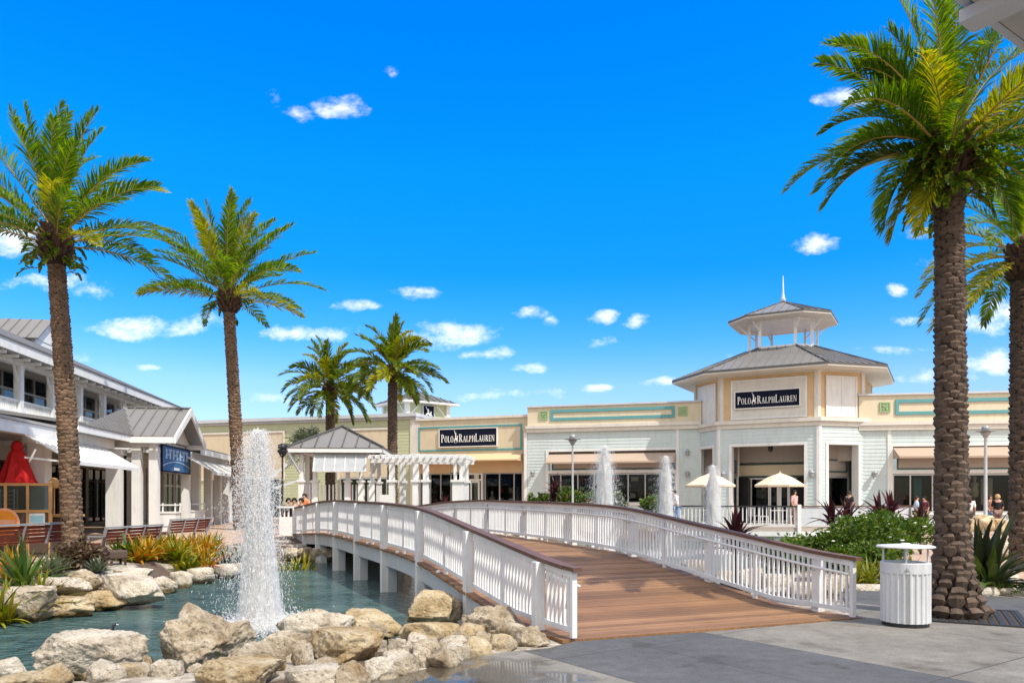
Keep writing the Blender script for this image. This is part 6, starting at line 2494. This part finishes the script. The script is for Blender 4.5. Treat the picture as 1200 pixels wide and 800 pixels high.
# ===== kiosk counter screen, red umbrella
kp = at(29, 21.0, z=0)
ks = thing('kiosk_screen', 'honey wood framed screen with glass upper panes and brown lower boards', 'screen', (kp.x, kp.y, 0), R(6))
W0, W1 = -1.6, .70
q = MB()
for x in (W0, -.52, .05, W1 - .07):
    q.box(x, x + .07, -.035, .035, 0, 1.95)
q.box(W0, W1, -.04, .04, 1.93, 2.0)
q.box(W0, W1, -.042, .042, 1.20, 1.27)
q.build('frame', M['wood'], ks)
box_part(ks, 'lower_board', 'brownboard', (W0 + .03, W1 - .03, -.012, .012, .1, 1.21))
box_part(ks, 'glass_pane', 'glass', (W0 + .03, W1 - .03, -.006, .006, 1.26, 1.94))
q = MB()
for k in range(5):
    q.box(-1.5, -.6, .6, .63, 1.3 + k * .12, 1.32 + k * .12)
for k in range(6):
    q.box(-1.5 + k * .18, -1.48 + k * .18, .59, .64, 1.2, 1.85)
q.build('wire_rack', M['greywhite'], ks)
ds = thing('round_sign', 'orange round sign on the kiosk screen at the left edge', 'sign', (kp.x, kp.y, 0), R(6))
q = MB()
cx, cz = -.50, .92
for r, y0, mi in ((.40, -.06, 1), (.34, -.07, 0)):
    q.face_xz([(cx + r * math.cos(a * PI / 16), cz + r * math.sin(a * PI / 16)) for a in range(32)], y0, -.0421 - .003 * mi, mi)
q.build('disc', [M['orange'], M['pink']], ds)
q = MB()
q.face_xz([(cx - .30, cz - .02), (cx + .28, cz - .04), (cx + .30, cz + .08), (cx - .26, cz + .09)], -.078, -.071)
q.build('band', M['yellow_band'] if 'yellow_band' in M else M['pink'], ds)
ps_ = thing('poster', 'pale blue and cream poster on the brown board of the kiosk screen', 'poster', (kp.x, kp.y, 0), R(6))
box_part(ps_, 'sheet', 'paper', (.13, .53, -.03, -.015, .52, 1.18))
q = MB()
q.box(.16, .50, -.034, -.0301, .92, 1.12)
q.build('upper_print', M['sky_blue'], ps_)
q = MB()
q.box(.18, .30, -.036, -.0301, .58, .86)
q.face_xz([(.34, .57), (.46, .57), (.44, .82), (.39, .88)], -.035, -.0301)
q.build('lower_print', M['pink'], ps_)
up = at(20, 22.5, z=0)
um = thing('closed_umbrella', 'closed red patio umbrella behind the kiosk screen', 'umbrella', (up.x, up.y, 0))
q = MB()
n = 16
vs, fs = [], []
prof = [(.03, 3.28), (.13, 3.22), (.16, 3.05), (.13, 3.0), (.20, 2.92), (.34, 2.45), (.44, 2.12), (.50, 2.0), (.46, 1.96)]
for r, z_ in prof:
    for k in range(n):
        a = 2 * PI * k / n
        rr = r * (1 + .12 * math.cos(8 * a) * min(1, (3.3 - z_)))
        vs.append((rr * math.cos(a), rr * math.sin(a), z_ + (.03 * math.cos(8 * a) if z_ < 2.1 else 0)))
for i in range(len(prof) - 1):
    for k in range(n):
        k2 = (k + 1) % n
        fs.append((i * n + k, i * n + k2, (i + 1) * n + k2, (i + 1) * n + k))
fs.append(tuple(range(n)))
q.add(vs, fs)
q.build('canopy', M['red'], um)
q = MB()
q.tube([(0, 0, 0), (0, 0, 3.34)], .028, 8)
q.lathe([(.28, 0), (.28, .07), (.05, .1)], 14)
q.build('pole', M['wood'], um)
# counter behind the screen
ct = at(72, 22.4, z=0)
t = thing('wooden_counter', 'honey coloured counter beside the kiosk screen', 'counter', (ct.x, ct.y, 0), R(6))
box_part(t, 'top', 'wood', (-.5, .5, -.35, .35, 1.05, 1.12))
box_part(t, 'cabinet', 'brownboard', (-.44, .44, -.3, .3, 0, 1.05))
q = MB()
q.tube([(-.2, 0, 1.1), (-.2, 0, 1.9)], .02, 6)
q.lathe([(.01, 0), (.13, .06), (.16, .18), (.08, .32), (.02, .34)], 10, (-.2, 0, 1.85))
q.build('basket_stand', M['wood'], t)
# two small dark stools in the bed
st0 = None
for i, (px, py, lb) in enumerate(((113, 668, 'taller dark brown stool on the bank beside the dry bush'), (136, 664, 'lower brown wicker stool on the bank right of the dark one'))):
    p = gz(px, py)
    t = thing('low_stool', lb, 'stool', p, .3 + i * .5, 'dark stools on the left bank')
    h = .44 - .12 * i
    for sx in (-.13, .13):
        for sy in (-.13, .13):
            q = MB()
            q.bar((sx * 1.1, sy * 1.1, 0), (sx, sy, h - .05), .04, .04)
            q.build('leg', M['stool'], t)
    q = MB()
    q.box(-.19, .19, -.17, .17, h - .18, h)
    q.build('seat', M['stool' if i == 0 else 'brownboard'], t, bevel=.03)
    if i == 0:
        q = MB()
        q.bar((-.16, .14, h), (-.18, .19, h + .16), .04, .05)
        q.bar((.1, .14, h), (.12, .19, h + .20), .04, .05)
        q.build('handle', M['stool'], t)

# ===== litter bin
p = ground_at(1061, 736, 0)
p = Vector((p.x * (p.y + .27) / p.y, p.y + .27, 0))
lb = thing('litter_bin', 'white ribbed litter bin with a raised flat disc lid', 'litter bin', p)
n = 288
q = MB()
vs, fs = [], []
for z_ in (.05, .66):
    for k in range(n):
        a = 2 * PI * k / n
        r = .280 + .009 * max(-.6, min(1, 1.5 * math.cos(24 * a)))
        vs.append((r * math.cos(a), r * math.sin(a), z_))
for k in range(n):
    fs.append((k, (k + 1) % n, n + (k + 1) % n, n + k))
fs.append(tuple(range(n - 1, -1, -1)))
q.add(vs, fs)
q.build('ribbed_body', M['can'], lb)
q = MB()
q.lathe([(.287, .655), (.291, .665), (.291, .785), (.285, .795), (.235, .795), (.23, .78), (.23, .70), (.02, .69)], 48)
q.build('collar', M['can'], lb, smooth=False)
q = MB()
q.lathe([(.27, 0.0), (.27, .055)], 32)
q.build('base_ring', M['black'], lb)
q = MB()
q.lathe([(.02, .972), (.335, .975), (.342, .985), (.33, 1.0), (.12, 1.018), (.06, 1.022), (.05, 1.032), (.01, 1.034)], 48)
q.build('lid', M['can'], lb, smooth=False)
for k in range(4):
    a = PI / 4 + k * PI / 2 + .35
    q = MB()
    q.tube([(.25 * math.cos(a), .25 * math.sin(a), .78), (.25 * math.cos(a), .25 * math.sin(a), .98)], .013, 8)
    q.build('lid_post', M['can'], lb)
q = MB()
for sgn, x in ((1, -.115), (1, -.085)):
    aa = math.asin(x / .286)
    q.bar((x, -.289 * math.cos(aa), .06), (x, -.289 * math.cos(aa), .70), .006, .006)
q.build('door_seam', M['grey_metal'], lb)
q = MB()
aa = -.42
ca, sa = math.sin(aa), math.cos(aa)
for pl in ([(-.022, 0), (-.008, 0), (.006, .05), (0, .062)], [(.0, .062), (.006, .05), (.02, .012), (.032, .012)], [(-.03, .012), (.03, .012), (.03, .022), (-.03, .022)]):
    q.plate([(.2925 * ca + x * sa, -.2925 * sa + x * ca * 1.0, .685 + z_) for x, z_ in pl], (ca * .002, -sa * .002, 0))
q.build('arrow_mark', M['grey_metal'], lb)

# tree grate under the big palm
tg = thing('tree_grate', 'dark square iron grate round the foot of the big near palm', 'tree grate', (pn.x + .05, pn.y + .1, .0), R(-28))
q = MB()
s_ = .78
q.frame_xz(-s_, s_, -s_, s_, .06, 0, .016)
q.v = [(x, z_, .004 + y) for x, y, z_ in q.v]
for k in range(13):
    x = -s_ + .12 + k * .112
    q.box(x, x + .07, -s_ + .06, s_ - .06, .004, .015)
q.build('bars', M['iron'], tg)
box_part(tg, 'bed', 'soil', (-s_ + .03, s_ - .03, -s_ + .03, s_ - .03, .0021, .006))


# ===== terrace umbrellas, tables and chairs
def umbrella(px, y, label, src=None):
    p = at(px, y, z=.28)
    if src is not None:
        return copy_thing(src, p, .3, label)
    t = thing('patio_umbrella', label, 'umbrella', p, 0, 'beige terrace umbrellas')
    q = MB()
    n = 8
    for k in range(n):
        a, b_ = 2 * PI * k / n, 2 * PI * (k + 1) / n
        for (r0, z0, r1, z1) in ((0, 2.52, .6, 2.30), (.6, 2.30, 1.22, 1.93)):
            vs = [(r0 * math.cos(a), r0 * math.sin(a), z0), (r1 * math.cos(a), r1 * math.sin(a), z1), (r1 * math.cos(b_), r1 * math.sin(b_), z1), (r0 * math.cos(b_), r0 * math.sin(b_), z0)]
            q.add(vs if r0 else vs[:3], [(0, 1, 2, 3) if r0 else (0, 1, 2)])
        q.add([(1.22 * math.cos(a), 1.22 * math.sin(a), 1.93), (1.22 * math.cos(b_), 1.22 * math.sin(b_), 1.93), (1.21 * math.cos(b_), 1.21 * math.sin(b_), 1.84), (1.21 * math.cos(a), 1.21 * math.sin(a), 1.84)], [(0, 1, 2, 3)])
    q.build('canopy', M['beige'], t)
    q = MB()
    q.tube([(0, 0, 0), (0, 0, 2.6)], .025, 8)
    q.lathe([(.3, 0), (.3, .06), (.05, .09)], 14)
    q.build('pole', M['white'], t)
    q = MB()
    for k in range(n):
        a = 2 * PI * k / n
        q.bar((0, 0, 2.48), (1.2 * math.cos(a), 1.2 * math.sin(a), 1.90), .015, .015)
    q.build('rib', M['alu'], t)
    return t


u1 = umbrella(914, 36.8, 'beige patio umbrella open in the middle of the terrace')
umbrella(832, 37.2, 'beige patio umbrella partly hidden by the rightmost far fountain', u1)


def cafe_table(px, y, label, src=None):
    p = at(px, y, z=.28)
    if src is not None:
        return copy_thing(src, p, .4, label)
    t = thing('cafe_table', label, 'table', p, 0, 'terrace tables')
    q = MB()
    q.lathe([(.45, .70), (.46, .73), (.44, .74), (.01, .741)], 20)
    q.build('table_top', M['white'], t)
    q = MB()
    q.lathe([(.25, 0), (.24, .03), (.03, .06), (.03, .7), (.12, .72)], 12)
    q.build('leg', M['white'], t)
    return t


def cafe_chair(px, y, rz, label, src=None):
    p = at(px, y, z=.28)
    if src is not None:
        return copy_thing(src, p, rz, label)
    t = thing('cafe_chair', label, 'chair', p, rz, 'terrace chairs')
    box_part(t, 'seat', 'white', (-.2, .2, -.2, .2, .43, .46))
    q = MB()
    for k in range(5):
        q.box(-.19 + k * .088, -.15 + k * .088, .19, .21, .46, .82)
    q.box(-.2, .2, .185, .215, .80, .86)
    q.build('backrest', M['white'], t)
    for sx in (-.18, .18):
        for sy in (-.18, .18):
            q = MB()
            q.bar((sx * 1.1, sy * 1.1, 0), (sx, sy, .43), .03, .03)
            q.build('leg', M['white'], t)
    return t


t1 = cafe_table(913, 36.5, 'round white table under the middle terrace umbrella')
cafe_table(833, 36.9, 'round white table under the left terrace umbrella', t1)
c1_ = cafe_chair(895, 36.4, 1.4, 'white terrace chair left of the middle table')
cafe_chair(930, 36.5, -1.5, 'white terrace chair right of the middle table', c1_)
cafe_chair(884, 37.6, 2.2, 'white terrace chair behind the dark red cordyline', c1_)
cafe_chair(815, 37.2, 1.3, 'white terrace chair left of the left table', c1_)


# ===== people
def skin_mesh(name, verts, edges, rads, mat, parent, root=0):
    me = bpy.data.meshes.new(name)
    me.from_pydata(verts, edges, [])
    o = bpy.data.objects.new(name, me)
    C.objects.link(o)
    o.modifiers.new('skin', 'SKIN')
    if not me.skin_vertices:
        return None
    for i, r in enumerate(rads):
        rr = r if isinstance(r, tuple) else (r, r)
        me.skin_vertices[0].data[i].radius = rr
        me.skin_vertices[0].data[i].use_root = (i == root)
    s_ = o.modifiers.new('sub', 'SUBSURF')
    s_.levels = s_.render_levels = 1
    dg = bpy.context.evaluated_depsgraph_get()
    dg.update()
    m2 = bpy.data.meshes.new_from_object(o.evaluated_get(dg))
    o.modifiers.clear()
    o.data = m2
    m2.name = name
    m2.materials.clear()
    m2.materials.append(mat)
    m2.polygons.foreach_set('use_smooth', [True] * len(m2.polygons))
    o.parent = parent
    return o


PM = {}


def cloth(c):
    if c not in PM:
        PM[c] = paint('clothing', (*c, 1), .85, .1, 8)
    return PM[c]


def person(loc, rz, label, top, bottom, hair=(.02, .014, .01), H=1.7, sit=False, arm=0, longhair=False, lean=0):
    t = thing('person', label, 'person', loc, rz, 'visitors')
    k = H / 1.7
    hipz = .92 if not sit else .50
    S = hipz - .92
    hip = Vector((0, 0, hipz))

    def V(x, y, z):
        return (x * k, (y - lean * max(0, z - .92)) * k, (z + S) * k)
    vs = [V(0, 0, .94), V(0, 0, 1.08), V(0, .01, 1.25), V(0, .01, 1.40), V(0, 0, 1.48), V(0, -.015, 1.56), V(0, -.02, 1.63)]
    rd = [(.15, .11), (.13, .10), (.155, .11), (.12, .085), .052, (.075, .09), (.06, .075)]
    ed = [(0, 1), (1, 2), (2, 3), (3, 4), (4, 5), (5, 6)]
    top_i, bot_i = [0, 1, 2, 3], [0]
    for s in (-1, 1):
        i = len(vs)
        sw = arm if s > 0 else arm * .4
        vs += [V(s * .17, .0, 1.39), V(s * .22, .02 - sw * .12, 1.12), V(s * .215, -.06 - sw * .28, .92 + sw * .22), V(s * .205, -.09 - sw * .34, .84 + sw * .28)]
        rd += [.056, .044, .036, .03]
        ed += [(3, i), (i, i + 1), (i + 1, i + 2), (i + 2, i + 3)]
        # thumb and fingers, fanned a little
        h = Vector(vs[i + 3])
        for f, (fx, fy) in enumerate(((-.03, -.02), (-.01, -.03), (.01, -.03), (.03, -.02))):
            vs.append((h.x + fx * k, h.y + fy * k, h.z - .085 * k))
            rd.append(.010)
            ed.append((i + 3, len(vs) - 1))
        top_i += [i, i + 1]
        j = len(vs)
        if sit:
            vs += [(s * .10 * k, -.02, .50 * k), (s * .12 * k, -.44 * k, .52 * k), (s * .12 * k, -.44 * k, .09 * k), (s * .13 * k, -.58 * k, .03 * k)]
        else:
            st = .10 * s
            vs += [V(s * .09, 0, .88), V(s * .10, -.02 + st * .4, .50), V(s * .10, .03 + st, .09), V(s * .115, -.11 + st, .03)]
        rd += [.095, .065, .045, .04]
        ed += [(0, j), (j, j + 1), (j + 1, j + 2), (j + 2, j + 3)]
        bot_i += [j, j + 1, j + 2]

    body = skin_mesh('body', vs, ed, rd, M['skin'], t)
    for nm, idx, m_, gr in (('shirt', top_i, top, .018), ('trousers', bot_i, bottom, .016)):
        mp = {o: n for n, o in enumerate(idx)}
        skin_mesh(nm, [vs[i] for i in idx], [(mp[a], mp[b]) for a, b in ed if a in mp and b in mp],
                  [tuple(x + gr for x in (rd[i] if isinstance(rd[i], tuple) else (rd[i],) * 2)) for i in idx], cloth(m_), t)
    hd = Vector(vs[5])
    q = MB()
    n = 12
    for i, (r, z_, dy) in enumerate(((.105, -.10 if longhair else -.02, .035), (.112, .03, .025), (.098, .10, .015), (.06, .145, .01), (.01, .155, .01))):
        for kk in range(n):
            a = 2 * PI * kk / n
            ft = -.55 if math.sin(a) < -.5 else math.sin(a)
            lift = .06 if (math.sin(a) < -.3 and i == 0) else 0
            if longhair and math.sin(a) > 0 and i == 0:
                lift = -.12
            q.v.append((hd.x + r * k * math.cos(a), hd.y + dy * k + r * k * ft * 1.05, hd.z + (z_ + lift) * k))
    q.f = [(i * n + a, i * n + (a + 1) % n, (i + 1) * n + (a + 1) % n, (i + 1) * n + a) for i in range(4) for a in range(n)]
    q.m = [0] * len(q.f)
    q.build('hair', cloth(hair), t, smooth=True)
    q = MB()
    for sx in (-.03, .03):
        q.lathe([(.003, -.008), (.011, 0), (.003, .008)], 6, (hd.x + sx * k, hd.y - .088 * k, hd.z + .03 * k), 1)
    q.plate([(hd.x - .014, hd.y - .085 * k, hd.z - .01), (hd.x + .014, hd.y - .085 * k, hd.z - .01), (hd.x, hd.y - .112 * k, hd.z - .008), (hd.x, hd.y - .088 * k, hd.z + .03)][:3], (0, .01, .03))
    q.lathe([(.003, -.004), (.02, 0), (.003, .004)], 6, (hd.x, hd.y - .085 * k, hd.z - .045 * k), 2)
    q.build('face', [M['skin'], M['black'], M['flower_red']], t)
    return t


def pp(px, y, z=None):
    p = at(px, y, z=0)
    p.z = ground_h(p.x, p.y) if z is None else z
    return p


person(pp(1074, 36.0), 1.2, 'person in a light blue top by the shop windows left of the big palm', (.45, .62, .75), (.05, .05, .06), (.04, .02, .015), 1.58, arm=.5)
person(pp(1083, 36.6), -1.0, 'person in a dark red top beside the one in light blue', (.10, .02, .03), (.03, .03, .04), (.02, .015, .01), 1.56)
person(pp(1136, 33.5), 2.6, 'person in a white top seen from behind right of the big palm', (.75, .76, .76), (.10, .10, .11), (.05, .02, .01), 1.6, arm=.2, longhair=True)
person(pp(1160, 34.6), .4, 'person in blue standing behind the right lamp post', (.30, .16, .10), (.10, .30, .55), (.05, .03, .02), 1.62, arm=.6, longhair=True)
person(pp(1169, 33.6), 2.9, 'person in a black sleeveless top right of the lamp post', (.012, .012, .014), (.22, .14, .12), (.45, .30, .14), 1.64, arm=.3)
person(pp(1196, 36.0), 3.6, 'person in a bright red top by the second palm', (.65, .04, .02), (.05, .05, .06), (.03, .02, .015), 1.8)
person(pp(931, 35.9, .28), .7, 'person in a pale pink top with dark hair on the terrace by the railing', (.70, .42, .40), (.35, .20, .18), (.02, .012, .01), 1.68, longhair=True)
person(pp(995, 37.5, .28), 2.2, 'person in black in front of the tower side window', (.02, .02, .024), (.03, .03, .035), (.03, .02, .015), 1.66)
person(pp(793, 33.8, .32), -1.2, 'dark haired person in a white top leaning behind the middle far fountain', (.78, .78, .82), (.25, .35, .55), (.012, .01, .01), 1.65, arm=.9, lean=.25)
sz = .30
ch0 = None
for i, (px, y, lbp, tp, lbc) in enumerate(((338, 30.4, 'dark haired seated person in black, left of the group by the pavilion', (.015, .013, .014), 'black cafe chair left of the group by the pavilion'),
                                           (345, 30.0, 'seated person in a dark purple top in the middle of the group by the pavilion', (.06, .03, .05), 'black cafe chair in the middle of the group by the pavilion'),
                                           (353, 30.8, 'seated person in a red top by the pavilion', (.62, .03, .03), 'black cafe chair of the person in red'))):
    p = at(px, y, z=.27)
    person(p, .6 - i * .5, lbp, tp, (.04, .04, .06), (.015, .012, .01), 1.75, sit=True, arm=.6)
    c = copy_thing(c1_, p, .6 - i * .5, lbc)
    for o in c.children:
        o.data = o.data.copy()
        o.data.materials[0] = M['black']
person(at(357, 31.2, z=.27), -.4, 'standing child in orange beside the person in red', (.75, .25, .10), (.60, .58, .62), (.03, .02, .015), 1.5)
tb = at(341, 28.6, z=.27)
t = thing('white_counter', 'white railed counter in front of the seated group by the dark lamp post', 'counter', tb, R(3))
box_part(t, 'panel', 'white', (-.42, .42, -.05, .05, -.3, .62))
q = MB()
q.box(-.45, .45, -.09, .09, .95, 1.02)
for k in range(6):
    q.box(-.40 + k * .155, -.37 + k * .155, -.02, .02, .62, .95)
q.build('railing', M['white'], t)

# ===== a coot on the pond
p = ground_at(121, 743, WATER)
t = thing('coot', 'small black water bird swimming before the large pale flat boulder', 'bird', (p.x, p.y, WATER), .5)
q = MB()
q.tube([(-.13, 0, .06), (-.09, 0, .035), (-.02, 0, .035), (.06, 0, .04), (.11, 0, .07), (.13, 0, .12), (.15, 0, .135), (.165, 0, .13)], [.012, .045, .065, .055, .028, .02, .024, .010], 10)
q.build('body', M['black'], t, smooth=True)
q = MB()
q.tube([(.165, 0, .132), (.20, 0, .124)], [.010, .003], 6)
q.build('bill', M['white'], t)

# ===== porch roof corner overhead at the right
pf = thing('porch_roof', 'grey boarded porch roof corner overhead at the top right edge', 'porch roof', (3.4, 1.6, 0))
poly = [(1.30, 3.03), (3.25, 4.37), (4.3, 2.86), (2.35, 1.52)]
q = MB()
e = (Vector(poly[1]) - Vector(poly[0])).normalized()
nn = Vector((e.y, -e.x))
for k in range(13):
    a, b_ = .02 + k * .14, .02 + k * .14 + .128
    A, B = Vector(poly[0]) + nn * a, Vector(poly[1]) + nn * a
    A2, B2 = Vector(poly[0]) + nn * b_, Vector(poly[1]) + nn * b_
    q.prism([A, B, B2, A2][::-1], 3.92, 3.95)
wbuild(q, 'soffit', M['soffit'], pf)
q = MB()
q.prism(poly[::-1], 3.955, 4.12)
wbuild(q, 'roof', M['roofmetal'], pf)
q = MB()
A, B = Vector((*poly[0], 3.98)), Vector((*poly[1], 3.98))
o_ = Vector((-nn.x, -nn.y, 0)) * .02
q.bar(A + o_, B + o_, .04, .08)
wbuild(q, 'fascia', M['greywhite'], pf)
q = MB()
m_ = Vector(poly[0]).lerp(Vector(poly[1]), .47)
n3 = Vector((nn.x, nn.y, 0))
s0 = Vector((m_.x, m_.y, 3.845)) - n3 * .05
q.bar(s0 + Vector((0, 0, .045)), s0 + n3 * 1.8 + Vector((0, 0, .045)), .14, .06)
wbuild(q, 'beam', M['greywhite'], pf)
for p_ in (poly[2], poly[3]):
    q = MB()
    q.box(p_[0] - .1, p_[0] + .1, p_[1] - .1, p_[1] + .1, 0, 3.92)
    wbuild(q, 'post', M['white'], pf)
